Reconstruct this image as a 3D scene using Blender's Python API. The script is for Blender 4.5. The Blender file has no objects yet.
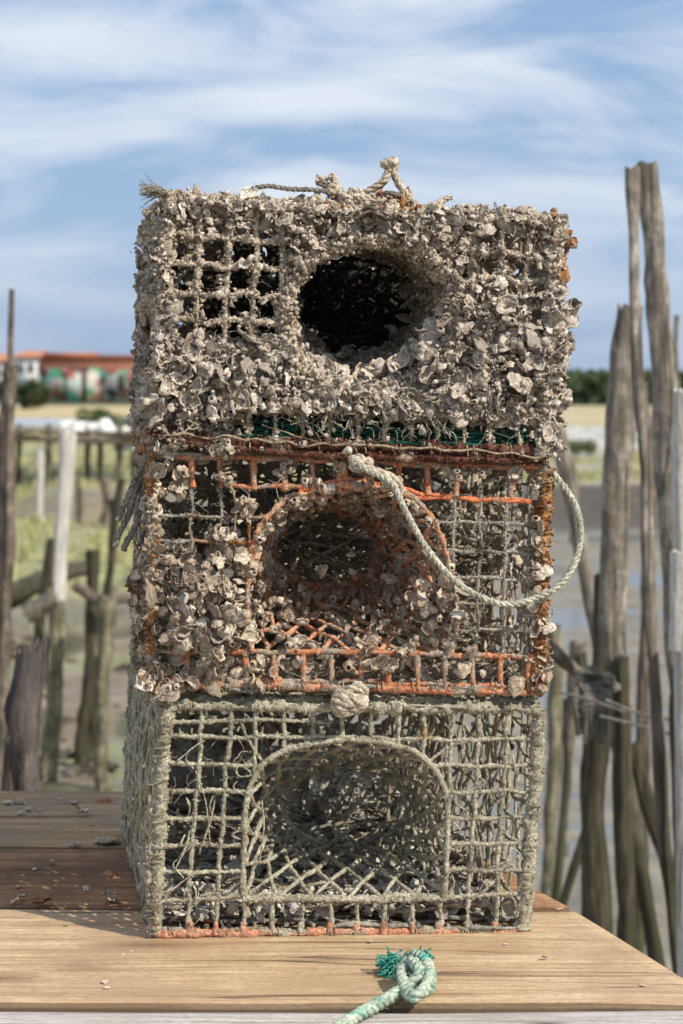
import bpy, math, random
import numpy as np
from mathutils import Vector, Matrix, Euler, noise as mnoise

random.seed(7); rng = np.random.default_rng(11)
scene = bpy.context.scene
COL = scene.collection
pi = math.pi

# ------------------------------------------------------------ camera numbers
FPX = 1024*70/36.0
EYE = 0.567
CX, HY = 341.5, 385.0
def P(px, py, Y):
    """point at distance Y (metres) seen at pixel px,py of the photograph"""
    return np.array([(px-CX)*Y/FPX, Y, EYE-(py-HY)*Y/FPX])

cam = bpy.data.cameras.new("camera"); cam_o = bpy.data.objects.new("camera", cam); COL.objects.link(cam_o)
cam.sensor_fit = 'VERTICAL'; cam.sensor_height = 36; cam.sensor_width = 24; cam.lens = 70
cam.shift_y = -(512-HY)/1024.0
cam.clip_start = 0.05; cam.clip_end = 5000
cam.dof.use_dof = True; cam.dof.focus_distance = 2.05; cam.dof.aperture_fstop = 9.0
cam_o.location = (0, 0, EYE); cam_o.rotation_euler = (pi/2, 0, 0)
scene.camera = cam_o
scene.view_settings.view_transform = 'Standard'; scene.view_settings.look = 'None'
scene.view_settings.exposure = 0; scene.view_settings.gamma = 1

# ------------------------------------------------------------ materials
def new_mat(name):
    m = bpy.data.materials.new(name); m.use_nodes = True
    nt = m.node_tree; nt.nodes.clear()
    out = nt.nodes.new('ShaderNodeOutputMaterial'); b = nt.nodes.new('ShaderNodeBsdfPrincipled')
    nt.links.new(b.outputs[0], out.inputs[0])
    return m, nt, b
def N(nt, t, **kw):
    n = nt.nodes.new(t)
    for k, v in kw.items(): setattr(n, k, v)
    return n
def ramp(nt, src, stops, interp='LINEAR'):
    r = N(nt, 'ShaderNodeValToRGB'); e = r.color_ramp; e.interpolation = interp
    while len(e.elements) < len(stops): e.elements.new(0.5)
    for i, (p, c) in enumerate(stops):
        e.elements[i].position = p; e.elements[i].color = (c[0], c[1], c[2], 1) if not isinstance(c, (int, float)) else (c, c, c, 1)
    nt.links.new(src, r.inputs[0]); return r.outputs[0]
def coords(nt, scale=(1,1,1), kind='Object', rot=(0,0,0)):
    tc = N(nt, 'ShaderNodeTexCoord'); mp = N(nt, 'ShaderNodeMapping')
    mp.inputs['Scale'].default_value = scale; mp.inputs['Rotation'].default_value = rot
    nt.links.new(tc.outputs[kind], mp.inputs[0]); return mp.outputs[0]
def noise(nt, vec, scale=5, detail=4, rough=0.6, dist=0.0):
    n = N(nt, 'ShaderNodeTexNoise'); n.inputs['Scale'].default_value = scale
    n.inputs['Detail'].default_value = detail; n.inputs['Roughness'].default_value = rough
    n.inputs['Distortion'].default_value = dist
    nt.links.new(vec, n.inputs['Vector']); return n.outputs[0]
def mix(nt, fac, a, b, mode='MIX'):
    m = N(nt, 'ShaderNodeMix', data_type='RGBA', blend_type=mode)
    for s, v in ((m.inputs[0], fac), (m.inputs[6], a), (m.inputs[7], b)):
        if isinstance(v, (int, float)): s.default_value = v
        elif isinstance(v, tuple): s.default_value = (v[0], v[1], v[2], 1)
        else: nt.links.new(v, s)
    return m.outputs[2]
def math_n(nt, op, a, b=0.0, clamp=False):
    m = N(nt, 'ShaderNodeMath', operation=op); m.use_clamp = clamp
    for s, v in ((m.inputs[0], a), (m.inputs[1], b)):
        if isinstance(v, (int, float)): s.default_value = v
        else: nt.links.new(v, s)
    return m.outputs[0]
def bump(nt, b, h, strength=0.5, dist=0.002):
    n = N(nt, 'ShaderNodeBump'); n.inputs['Strength'].default_value = strength; n.inputs['Distance'].default_value = dist
    nt.links.new(h, n.inputs['Height']); nt.links.new(n.outputs[0], b.inputs['Normal'])
def attr(nt, name):
    a = N(nt, 'ShaderNodeAttribute'); a.attribute_name = name; return a

def crust_mat(name, stops, scale=60, patch=None, patch_scale=14, patch_lo=.5, patch_hi=.6, rough=.9, bstr=.9):
    m, nt, b = new_mat(name)
    v = coords(nt)
    n1 = noise(nt, v, scale, 6, .7)
    c = ramp(nt, n1, stops)
    if patch:
        n2 = noise(nt, v, patch_scale, 4, .6)
        f = ramp(nt, n2, [(patch_lo, 0), (patch_hi, 1)])
        c = mix(nt, f, c, patch)
    n3 = noise(nt, v, 330, 5, .75)
    c = mix(nt, .8, c, ramp(nt, n3, [(.36, .30), (.5, .95), (.64, 1.6)]), 'MULTIPLY')
    nt.links.new(c, b.inputs['Base Color']); b.inputs['Roughness'].default_value = rough
    b.inputs['Specular IOR Level'].default_value = .25
    bump(nt, b, noise(nt, v, 260, 6, .75), bstr, .0034)
    return m

M_SILT = crust_mat('silt_net', [(.3, (.20,.175,.12)), (.5, (.44,.405,.295)), (.7, (.60,.56,.43))], 40, (.42,.24,.09), 9, .66, .74)
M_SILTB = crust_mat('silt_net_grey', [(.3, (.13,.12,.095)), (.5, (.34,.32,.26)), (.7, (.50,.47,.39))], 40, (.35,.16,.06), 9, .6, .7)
M_SILTC = crust_mat('silt_crust_pale', [(.3, (.25,.195,.135)), (.5, (.58,.485,.37)), (.72, (.78,.68,.54))], 45, (.34,.16,.05), 8, .62, .7)
M_DARKNET = crust_mat('dark_net', [(.3, (.03,.026,.018)), (.5, (.11,.095,.065)), (.7, (.26,.225,.16))], 40)
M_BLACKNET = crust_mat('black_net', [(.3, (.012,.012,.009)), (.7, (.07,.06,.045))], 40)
M_MIDNET = crust_mat('brown_net', [(.3, (.12,.10,.07)), (.5, (.34,.29,.21)), (.7, (.54,.47,.36))], 30)
M_RUST = crust_mat('rust', [(.3, (.09,.045,.025)), (.46, (.30,.13,.05)), (.58, (.50,.25,.09)), (.72, (.52,.42,.30))], 45, (.42,.36,.27), 28, .5, .6)
M_DRUST = crust_mat('dark_rust', [(.3, (.05,.02,.015)), (.5, (.16,.06,.038)), (.7, (.32,.19,.12))], 55, (.5,.42,.3), 26, .56, .66)
M_ORANGE = crust_mat('orange_plastic', [(.25, (.24,.09,.045)), (.48, (.60,.23,.11)), (.7, (.62,.36,.23))], 40, (.38,.31,.24), 34, .47, .58, .8, .8)
M_ORANGE2 = crust_mat('bright_orange_plastic', [(.25, (.42,.13,.055)), (.5, (.72,.21,.09)), (.75, (.72,.36,.2))], 40, (.42,.33,.26), 34, .56, .66, .75, .7)
M_ORNET = crust_mat('orange_net', [(.3, (.34,.15,.08)), (.5, (.70,.33,.18)), (.7, (.74,.5,.34))], 35, (.40,.35,.28), 25, .5, .6)
M_FADED = crust_mat('faded_orange', [(.3, (.35,.2,.12)), (.5, (.62,.27,.15)), (.7, (.62,.42,.3))], 40, (.42,.38,.28), 22, .5, .56)
M_GREEN = crust_mat('green_net', [(.3, (.008,.045,.03)), (.55, (.02,.14,.09)), (.75, (.05,.24,.16))], 50)
M_CORD = crust_mat('tan_cord', [(.3, (.22,.16,.09)), (.6, (.5,.42,.28))], 60)
M_ROPE = crust_mat('pale_rope', [(.3, (.25,.24,.18)), (.6, (.58,.56,.44)), (.75, (.7,.68,.56))], 60, (.35,.4,.3), 40, .55, .7, .85, .5)
M_GROPE = crust_mat('grey_rope', [(.3, (.12,.11,.09)), (.6, (.36,.33,.28))], 70)
M_TEAL = crust_mat('teal_rope', [(.3, (.22,.29,.22)), (.5, (.42,.49,.38)), (.7, (.60,.65,.52))], 60, (.06,.36,.27), 45, .52, .66, .8, .5)
M_TEALF = crust_mat('teal_fray', [(.3, (.02,.25,.19)), (.6, (.10,.48,.37)), (.8, (.35,.65,.52))], 90)
M_FIBRE = crust_mat('dry_algae', [(.3, (.25,.22,.16)), (.7, (.5,.46,.36))], 60)

def shell_mat(name, dark, mid, light, pale, tint):
    m, nt, b = new_mat(name)
    v = coords(nt); t = attr(nt, 'tone'); oi = N(nt, 'ShaderNodeObjectInfo')
    f = math_n(nt, 'ADD', t.outputs['Fac'], math_n(nt, 'MULTIPLY', math_n(nt, 'SUBTRACT', oi.outputs['Random'], .5), .0))
    n1 = noise(nt, v, 120, 4, .65)
    f = math_n(nt, 'ADD', f, math_n(nt, 'MULTIPLY', math_n(nt, 'SUBTRACT', n1, .5), .9))
    c = ramp(nt, f, [(.08, dark), (.4, mid), (.72, light), (.97, pale)])
    n2 = noise(nt, v, 26, 2, .5)
    c = mix(nt, ramp(nt, n2, [(.55, 0), (.75, .6)]), c, tint)
    c = mix(nt, .75, c, ramp(nt, noise(nt, v, 300, 5, .75), [(.36, .38), (.5, .98), (.64, 1.5)]), 'MULTIPLY')
    nt.links.new(c, b.inputs['Base Color'])
    nt.links.new(ramp(nt, f, [(.5, .85), (.95, .45)]), b.inputs['Roughness'])
    b.inputs['Specular IOR Level'].default_value = .35
    n4 = noise(nt, v, 420, 5, .75)
    bump(nt, b, n4, .9, .0026)
    return m
M_SHELL_C = shell_mat('oyster_shell_dusty', (.18,.14,.10), (.51,.43,.34), (.74,.65,.535), (.91,.84,.73), (.51,.43,.36))
M_SHELL_B = shell_mat('oyster_shell_clean', (.16,.105,.065), (.47,.365,.26), (.70,.58,.44), (.90,.81,.69), (.47,.35,.27))
M_SHELL_A = shell_mat('oyster_shell_pale', (.10,.09,.07), (.40,.35,.27), (.62,.57,.46), (.80,.75,.66), (.36,.33,.26))

def wood_mat(name, stops, grain=(4, 60, 60), dirt=(.2,.18,.15), dirt_amt=.5, axis_z=False, rough=.75, cracks=.6, moss=None, mossz=(0,1), bd=.003):
    m, nt, b = new_mat(name)
    v = coords(nt, grain)
    warp = noise(nt, coords(nt, (1.5, 9, 9) if not axis_z else (9, 9, 1.5)), 1.6, 2, .5)
    vv = N(nt, 'ShaderNodeVectorMath', operation='ADD'); nt.links.new(v, vv.inputs[0])
    sc = N(nt, 'ShaderNodeVectorMath', operation='SCALE'); sc.inputs['Scale'].default_value = 3.5
    cmb = N(nt, 'ShaderNodeCombineXYZ'); 
    nt.links.new(warp, cmb.inputs[1 if not axis_z else 0]); nt.links.new(cmb.outputs[0], sc.inputs[0]); nt.links.new(sc.outputs[0], vv.inputs[1])
    g = noise(nt, vv.outputs[0], 1.0, 9, .72)
    c = ramp(nt, g, stops)
    fine = noise(nt, vv.outputs[0], 4.2, 4, .7)
    c = mix(nt, .8 if axis_z else .6, c, ramp(nt, fine, [(.33, .55), (.5, 1.0), (.66, 1.3)]), 'MULTIPLY')
    spk = noise(nt, coords(nt, (130, 330, 330) if not axis_z else (200, 200, 90)), 1.0, 5, .75)
    c = mix(nt, .7, c, ramp(nt, spk, [(.36, .45), (.47, 1.0), (.62, 1.2)]), 'MULTIPLY')
    big = noise(nt, coords(nt, (3,3,3)), 2.2 if not axis_z else 4.5, 7, .68)
    c = mix(nt, math_n(nt, 'MULTIPLY', ramp(nt, big, [(.42, 0), (.58, 1)]), dirt_amt), c, dirt)
    gv = N(nt, 'ShaderNodeVectorMath', operation='MULTIPLY'); nt.links.new(vv.outputs[0], gv.inputs[0]); gv.inputs[1].default_value = (.35, 1.6, 1.6) if not axis_z else (1.6, 1.6, .35)
    cr = noise(nt, gv.outputs[0], .8, 3, .5)
    crk = ramp(nt, cr, [(.27, 1), (.335, 0)] if not axis_z else [(.37, 1), (.43, 0)])
    c = mix(nt, math_n(nt, 'MULTIPLY', crk, cracks), c, (.035,.026,.018))
    if not axis_z:
        st = noise(nt, coords(nt, (5, 14, 14)), 1.0, 3, .5)
        c = mix(nt, ramp(nt, st, [(.60, 0), (.72, .55)]), c, (dirt[0]*.55, dirt[1]*.5, dirt[2]*.45))
        lc_ = noise(nt, coords(nt, (1.6, 40, 40)), 1.0, 1, .4, .3)
        lk = ramp(nt, lc_, [(.475, 0), (.5, 1), (.525, 0)]); lm = ramp(nt, noise(nt, coords(nt, (2, 16, 16), rot=(0, 0, .3)), 1.0, 2, .5), [(.50, 0), (.58, .85)])
        c = mix(nt, math_n(nt, 'MULTIPLY', lk, lm), c, (.05,.032,.02))
        vk = N(nt, 'ShaderNodeTexVoronoi'); vk.inputs['Scale'].default_value = 1.0; nt.links.new(coords(nt, (1.9, 6.5, .5)), vk.inputs['Vector'])
        c = mix(nt, ramp(nt, vk.outputs['Distance'], [(.05, .85), (.09, .45), (.16, 0)]), c, (.13,.065,.03))
    if moss:
        ge = N(nt, 'ShaderNodeNewGeometry'); sp = N(nt, 'ShaderNodeSeparateXYZ'); nt.links.new(ge.outputs['Position'], sp.inputs[0])
        mr = N(nt, 'ShaderNodeMapRange'); mr.inputs['From Min'].default_value = mossz[1]; mr.inputs['From Max'].default_value = mossz[0]
        nt.links.new(math_n(nt, 'ADD', sp.outputs[2], math_n(nt, 'MULTIPLY', math_n(nt, 'SUBTRACT', noise(nt, coords(nt), 7, 4, .6), .5), 1.0)), mr.inputs[0])
        c = mix(nt, mr.outputs[0], c, moss)
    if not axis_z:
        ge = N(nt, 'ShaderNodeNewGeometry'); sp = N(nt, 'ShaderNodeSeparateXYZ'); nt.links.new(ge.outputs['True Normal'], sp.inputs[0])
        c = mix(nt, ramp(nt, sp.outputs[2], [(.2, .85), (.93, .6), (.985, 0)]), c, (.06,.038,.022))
    nt.links.new(c, b.inputs['Base Color']); b.inputs['Roughness'].default_value = rough; b.inputs['Specular IOR Level'].default_value = .3
    bump(nt, b, math_n(nt, 'SUBTRACT', math_n(nt, 'ADD', g, math_n(nt, 'MULTIPLY', fine, .5)), math_n(nt, 'MULTIPLY', crk, 1.0)), .8, bd)
    return m

def flat_mat(name, c1, c2, scale=8, rough=.8, bstr=.2, metallic=0):
    m, nt, b = new_mat(name); v = coords(nt)
    n = noise(nt, v, scale, 5, .6)
    nt.links.new(ramp(nt, n, [(.3, c1), (.7, c2)]), b.inputs['Base Color'])
    b.inputs['Roughness'].default_value = rough; b.inputs['Metallic'].default_value = metallic
    bump(nt, b, n, bstr, .01); return m

# ------------------------------------------------------------ mesh buffer
class MB:
    def __init__(s): s.v = []; s.f = []; s.t = []; s.n = 0
    def add(s, v, f, tone=0.5):
        v = np.asarray(v, float); f = np.asarray(f, int)
        s.v.append(v); s.f.append(f + s.n)
        s.t.append(np.full(len(v), tone) if np.isscalar(tone) else np.asarray(tone)); s.n += len(v)
    def build(s, name, mat, parent=None, smooth=True, world_mesh=True):
        me = bpy.data.meshes.new(name)
        if s.n:
            V = np.concatenate(s.v)
            idx = []; tot = []
            for f in s.f:
                idx.append(f.ravel()); tot.append(np.full(len(f), f.shape[1]))
            idx = np.concatenate(idx); tot = np.concatenate(tot); start = np.concatenate([[0], np.cumsum(tot)[:-1]])
            me.vertices.add(len(V)); me.vertices.foreach_set('co', V.ravel())
            me.loops.add(len(idx)); me.loops.foreach_set('vertex_index', idx.astype(np.int32))
            me.polygons.add(len(tot)); me.polygons.foreach_set('loop_start', start.astype(np.int32))
            me.polygons.foreach_set('loop_total', tot.astype(np.int32))
            if smooth: me.polygons.foreach_set('use_smooth', np.ones(len(tot), bool))
            me.update(calc_edges=True)
            a = me.attributes.new('tone', 'FLOAT', 'POINT'); a.data.foreach_set('value', np.concatenate(s.t).astype(np.float32))
            me.validate()
        o = bpy.data.objects.new(name, me); COL.objects.link(o)
        if mat: me.materials.append(mat)
        if parent is not None:
            o.parent = parent
            if world_mesh: o.matrix_parent_inverse = parent.matrix_world.inverted() if False else Matrix.Translation(-Vector(parent.location)) if parent.rotation_euler[2] == 0 else parent.matrix_basis.inverted()
        return o
def tag(o, label=None, cat=None, group=None, kind=None):
    if label: o['label'] = label
    if cat: o['category'] = cat
    if group: o['group'] = group
    if kind: o['kind'] = kind
    return o
def empty(name, loc, label=None, cat=None, group=None, kind=None):
    o = bpy.data.objects.new(name, None); COL.objects.link(o); o.location = loc; o.empty_display_size = .1
    return tag(o, label, cat, group, kind)

def resample(pts, step):
    pts = np.asarray(pts, float); d = np.linalg.norm(np.diff(pts, axis=0), axis=1); s = np.concatenate([[0], np.cumsum(d)])
    n = max(2, int(s[-1]/step)+1); t = np.linspace(0, s[-1], n)
    return np.stack([np.interp(t, s, pts[:, k]) for k in range(pts.shape[1])], 1)
def spline(pts, n=12, closed=False):
    pts = np.asarray(pts, float)
    if closed: Q = np.vstack([pts[-1], pts, pts[0], pts[1]])
    else: Q = np.vstack([2*pts[0]-pts[1], pts, 2*pts[-1]-pts[-2]])
    out = []
    for i in range(1, len(Q)-2):
        p0, p1, p2, p3 = Q[i-1:i+3]
        for t in np.linspace(0, 1, n, endpoint=False):
            out.append(.5*((2*p1)+(-p0+p2)*t+(2*p0-5*p1+4*p2-p3)*t*t+(-p0+3*p1-3*p2+p3)*t**3))
    if not closed: out.append(Q[-2])
    else: out.append(out[0])
    return np.array(out)
def frames(p, transport=False):
    T = np.gradient(p, axis=0); T /= np.linalg.norm(T, axis=1)[:, None]+1e-12
    if not transport:
        avg = np.abs(T).mean(0); ref = np.zeros(3); ref[int(np.argmin(avg))] = 1
        A = ref-(T@ref)[:, None]*T; A /= np.linalg.norm(A, axis=1)[:, None]+1e-9
    else:
        A = np.zeros_like(T); a = np.cross(T[0], [0.31, .87, .2]); a /= np.linalg.norm(a)
        for i in range(len(p)):
            a = a-np.dot(a, T[i])*T[i]; a /= np.linalg.norm(a)+1e-9; A[i] = a
    return T, A, np.cross(T, A)
def smooth_rand(n, k, seg=None, cyc=True):
    a = rng.standard_normal((n+2*k, seg) if seg else n+2*k)
    ker = np.hanning(2*k+1); ker /= math.sqrt((ker**2).sum())
    if seg: return np.stack([np.convolve(a[:, j], ker, 'valid')[:n] for j in range(seg)], 1)
    return np.convolve(a, ker, 'valid')[:n]
def tube(mb, pts, r, seg=7, step=.004, rough=.25, lump=.25, transport=False, jitter=0.0, tone=.5, taper=None, cap=True):
    p = resample(pts, step) if step else np.asarray(pts, float)
    n = len(p)
    if n < 2: return
    if jitter: 
        k = 6
        p = p+np.stack([smooth_rand(n, k) for _ in range(3)], 1)*jitter
    T, A, B = frames(p, transport)
    rr = np.full(n, r) if np.isscalar(r) else np.interp(np.linspace(0, 1, n), np.linspace(0, 1, len(r)), r)
    if lump: rr = rr*np.clip(1+lump*smooth_rand(n, 3), .35, 2.6)
    if taper: rr = rr*np.interp(np.linspace(0, 1, n), [0, 1-taper, 1], [1, 1, .15])
    R = np.repeat(rr[:, None], seg, 1)
    if rough: R = R*np.clip(1+rough*rng.standard_normal((n, seg)), .4, 2.2)
    th = np.linspace(0, 2*pi, seg, endpoint=False)
    V = p[:, None, :]+R[..., None]*(np.cos(th)[None, :, None]*A[:, None, :]+np.sin(th)[None, :, None]*B[:, None, :])
    V = V.reshape(-1, 3)
    i = np.arange(n-1)[:, None]*seg; j = np.arange(seg)[None, :]; j2 = (j+1) % seg
    F = np.stack([i+j, i+j2, i+seg+j2, i+seg+j], -1).reshape(-1, 4)
    mb.add(V, F, tone)
    if cap:
        c = np.vstack([p[0]-T[0]*rr[0]*.4, V[:seg]]); k = np.arange(seg); mb.add(c, np.stack([np.zeros(seg, int), 1+(k+1) % seg, 1+k], 1), tone)
        c = np.vstack([p[-1]+T[-1]*rr[-1]*.4, V[-seg:]]); mb.add(c, np.stack([np.zeros(seg, int), 1+k, 1+(k+1) % seg], 1), tone)
def rope(mb, pts, r, pitch=None, strands=3, step=.002, rough=.06, seg=7, fuzz=0):
    p = resample(pts, step); n = len(p); T, A, B = frames(p, True)
    pitch = pitch or r*6.5
    s = np.arange(n)*step
    for k in range(strands):
        ph = s/pitch*2*pi+k*2*pi/strands
        c = p+.52*r*(np.cos(ph)[:, None]*A+np.sin(ph)[:, None]*B)
        tube(mb, c, r*.56, seg, None, rough, .04, True)
    if fuzz:
        for _ in range(fuzz):
            i = rng.integers(0, n-1); d = rng.standard_normal(3); d -= d@T[i]*T[i]; d /= np.linalg.norm(d)
            a = p[i]+d*r*.9; q = a+d*r*rng.uniform(.3, 1.1)+T[i]*r*rng.normal()
            tube(mb, [a, (a+q)/2+rng.standard_normal(3)*r*.2, q], r*.035, 3, None, 0, 0, cap=False)
def box(mb, lo, hi, M=None, tone=.5):
    x0, y0, z0 = lo; x1, y1, z1 = hi
    v = np.array([[x0,y0,z0],[x1,y0,z0],[x1,y1,z0],[x0,y1,z0],[x0,y0,z1],[x1,y0,z1],[x1,y1,z1],[x0,y1,z1]], float)
    if M is not None: v = np.array([list(M @ Vector(q)) for q in v])
    mb.add(v, [[0,3,2,1],[4,5,6,7],[0,1,5,4],[1,2,6,5],[2,3,7,6],[3,0,4,7]], tone)

# ------------------------------------------------------------ shells
def shell_proto(seed, big=True):
    r = np.random.default_rng(seed); seg = 16; rings = np.array([.0, .3, .55, .78, .93, 1.0])
    th = np.linspace(0, 2*pi, seg, endpoint=False)
    ph = r.uniform(0, 2*pi, 5); R = 1+.14*np.sin(th+ph[0])+.12*np.sin(2*th+ph[1])+.09*np.sin(3*th+ph[2])+.07*np.sin(5*th+ph[3])+.05*np.sin(7*th+ph[4])+.09*r.standard_normal(seg)
    el = r.uniform(.7, 1.0); cup = r.uniform(.2, .55)*r.choice([-1, 1]); V = []; tn = []
    for side in (1, -1):
        for i, q in enumerate(rings):
            if i == 0:
                V.append([[0, 0, (0.03 if side > 0 else -.05)]]); tn.append([.45]); continue
            x = R*q*np.cos(th); y = R*q*np.sin(th)*el
            z = cup*q*q+.06*q*np.sin(3*th+ph[4]+i)+.085*q*r.standard_normal(seg)+.07*(q > .9)*np.sin(5*th+ph[1])+(.09*(-1)**i*q)*(side > 0)
            z = z-(0 if side > 0 else .10*(1.02-q))
            V.append(np.stack([x, y, z], 1)); tn.append(np.full(seg, .5+(.16*(-1)**i if side > 0 else -.12)+.12*(q > .9)))
    V = np.concatenate([np.asarray(a, float) for a in V]); tn = np.concatenate([np.asarray(a, float) for a in tn])
    quads = []; tris = []; per = 1+5*seg
    for s, off in ((0, 0), (1, per)):
        for k in range(seg):
            k2 = (k+1) % seg
            tris.append([off, off+1+k, off+1+k2] if s == 0 else [off, off+1+k2, off+1+k])
            for i in range(4):
                a = off+1+i*seg; b_ = a+seg
                quads.append([a+k, b_+k, b_+k2, a+k2] if s == 0 else [a+k2, b_+k2, b_+k, a+k])
    for k in range(seg):
        k2 = (k+1) % seg; a = 1+4*seg; quads.append([a+k, per+a+k, per+a+k2, a+k2])
    return V, np.array(quads), np.array(tris), tn
def barnacle_proto(seed):
    r = np.random.default_rng(seed); seg = 9; th = np.linspace(0, 2*pi, seg, endpoint=False); V = []
    for q, z in ((1.0, 0), (.8, .55), (.58, 1.0), (.38, .95), (.3, .3)):
        V.append(np.stack([q*np.cos(th)*(1+.2*r.standard_normal(seg)), q*np.sin(th)*(1+.2*r.standard_normal(seg)), z+.13*r.standard_normal(seg)], 1))
    V.append([[0, 0, .2]]); V = np.concatenate(V); quads = []; tris = []
    for k in range(seg):
        k2 = (k+1) % seg
        for i in range(4): quads.append([i*seg+k, i*seg+k2, (i+1)*seg+k2, (i+1)*seg+k])
        tris.append([4*seg+k, 4*seg+k2, 5*seg])
    tn = np.concatenate([np.repeat([.45, .5, .6, .3, .1], seg), [.0]])
    return V, np.array(quads), np.array(tris), tn
SH = [shell_proto(i) for i in range(12)]
BN = [barnacle_proto(50+i) for i in range(4)]
PROTO_ME = {}
_g = (1+5**.5)/2
ICO_V = np.array([(-1,_g,0),(1,_g,0),(-1,-_g,0),(1,-_g,0),(0,-1,_g),(0,1,_g),(0,-1,-_g),(0,1,-_g),(_g,0,-1),(_g,0,1),(-_g,0,-1),(-_g,0,1)])/1.9
ICO_F = np.array([(0,11,5),(0,5,1),(0,1,7),(0,7,10),(0,10,11),(1,5,9),(5,11,4),(11,10,2),(10,7,6),(7,1,8),(3,9,4),(3,4,2),(3,2,6),(3,6,8),(3,8,9),(4,9,5),(2,4,11),(6,2,10),(8,6,7),(9,8,1)])
def crumbs(mb, n, smin, smax, spread=.0012, zfilter=None, tone=.5):
    """granules of silt grown over whatever is already in the buffer"""
    V = np.concatenate(mb.v); p = V[rng.integers(0, len(V), n)]+rng.standard_normal((n, 3))*spread
    s_ = smin+(smax-smin)*rng.random(n)**2.2
    W = ICO_V[None]*(1+.42*rng.standard_normal((n, 12, 1)))*s_[:, None, None]*rng.uniform(.6, 1.3, (n, 1, 3))
    W = W+p[:, None, :]
    mb.add(W.reshape(-1, 3), (ICO_F[None]+12*np.arange(n)[:, None, None]).reshape(-1, 3), np.clip(tone+.2*np.repeat(rng.standard_normal(n), 12), 0, 1))
def chaikin(pts, it=2):
    p = np.array(pts, float)
    for _ in range(it):
        q = np.roll(p, -1, 0); p = np.stack([.75*p+.25*q, .25*p+.75*q], 1).reshape(-1, 2)
    return np.vstack([p, p[:1]])
def place_shell(mb, kind, i, M, tone_off):
    V, Q, T3, tn = (SH if kind == 's' else BN)[i]
    W = V@M[:3, :3].T+M[:3, 3]
    t = np.clip(tn+tone_off, 0, 1)
    mb.add(W, Q, t)
    mb.v.append(np.zeros((0, 3))); mb.f.append(T3+(mb.n-len(V))); mb.t.append(np.zeros(0))
def rand_M(pos, size, normal, spread=1.0, zs=1.0):
    n = np.asarray(normal, float)+rng.standard_normal(3)*spread*.6; n /= np.linalg.norm(n)
    a = rng.standard_normal(3); a -= a@n*n; a /= np.linalg.norm(a); b = np.cross(n, a)
    M = np.eye(4); M[:3, 0] = a*size; M[:3, 1] = b*size*rng.uniform(.8, 1.15); M[:3, 2] = n*size*zs; M[:3, 3] = pos
    return M
class Shells:
    """shells of one pot: the largest in front become objects, the rest one crust"""
    def __init__(s, ncrumb=0): s.items = []; s.ncrumb = ncrumb
    def add(s, pos, size, normal, spread=1.0, kind='s', front=False, tone=0.0):
        s.items.append((kind, int(rng.integers(0, 12 if kind == 's' else 4)), rand_M(pos, size, normal, spread, 1.0 if kind == 's' else rng.uniform(.8, 1.5)), float(rng.normal(0, .16)+tone), front, size))
    def build(s, root, mat, nobj=100):
        order = sorted(range(len(s.items)), key=lambda k: -(s.items[k][5] if s.items[k][4] and s.items[k][0] == 's' else 0))
        chosen = set(order[:nobj]); mb = MB()
        for k, (kind, i, M, tn, fr, sz) in enumerate(s.items):
            if k in chosen and fr:
                key = (mat.name, i, round(tn*5))
                if key not in PROTO_ME:
                    pb = MB(); place_shell(pb, 's', i, np.eye(4), round(tn*5)/5.0); po = pb.build('oyster_shell', mat)
                    PROTO_ME[key] = po.data; bpy.data.objects.remove(po)
                o = bpy.data.objects.new('oyster_shell', PROTO_ME[key]); COL.objects.link(o); o.parent = root
                o.matrix_parent_inverse = Matrix.Translation(-Vector(root.location))
                o.matrix_basis = Matrix(M.tolist())
            else: place_shell(mb, kind, i, M, tn)
        if s.ncrumb: crumbs(mb, s.ncrumb, .0008, .0043, .0022, tone=.45)
        o = mb.build('shell_crust', mat, root); o['kind'] = 'stuff'; return o

# ------------------------------------------------------------ pots
class Pot:
    def __init__(s, TL, TR, BR, BL, Y0, k, D, ayL, ayR, loc):
        s.c = dict(TL=TL, TR=TR, BR=BR, BL=BL); s.Y0 = Y0; s.k = k; s.D = D
        s.dL = np.array([-math.sin(ayL), math.cos(ayL), 0]); s.dR = np.array([-math.sin(ayR), math.cos(ayR), 0])
    def face(s, px, py, off=0.0, depth=0.0, u=None):
        Y = s.Y0+s.k*(px-CX)*s.Y0/FPX
        p = P(px, py, Y)
        if u is None: u = np.clip((px-160)/380, 0, 1)
        d = s.dL*(1-u)+s.dR*u
        p = p+d*depth; p[1] -= off
        return p
    def img(s, px, py, depth):
        return P(px, py, s.Y0+s.k*(px-CX)*s.Y0/FPX+depth)
    def uvw(s, u, v, w):
        c = s.c
        px = (1-v)*((1-u)*c['TL'][0]+u*c['TR'][0])+v*((1-u)*c['BL'][0]+u*c['BR'][0])
        py = (1-v)*((1-u)*c['TL'][1]+u*c['TR'][1])+v*((1-u)*c['BL'][1]+u*c['BR'][1])
        return s.face(px, py, 0, w*s.D, u)
def inside(poly, x, y):
    c = False; j = len(poly)-1
    for i in range(len(poly)):
        xi, yi = poly[i]; xj, yj = poly[j]
        if (yi > y) != (yj > y) and x < (xj-xi)*(y-yi)/(yj-yi)+xi: c = not c
        j = i
    return c
def px_wire(pot, mb, pts, r, hole=None, off=0.0, jit=.8, **kw):
    """wire on the front face given in picture units, cut where it would cross the opening"""
    q = resample(np.array(pts, float), 3.0); n = len(q)
    if jit and n > 4: q = q+np.stack([smooth_rand(n, 5), smooth_rand(n, 5)], 1)*jit
    run = []
    for x, y in q:
        if hole is not None and inside(hole, x, y):
            if len(run) > 1: tube(mb, np.array(run), r, **kw)
            run = []
        else: run.append(pot.face(x, y, off+rng.normal()*.0005))
    if len(run) > 1: tube(mb, np.array(run), r, **kw)
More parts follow.
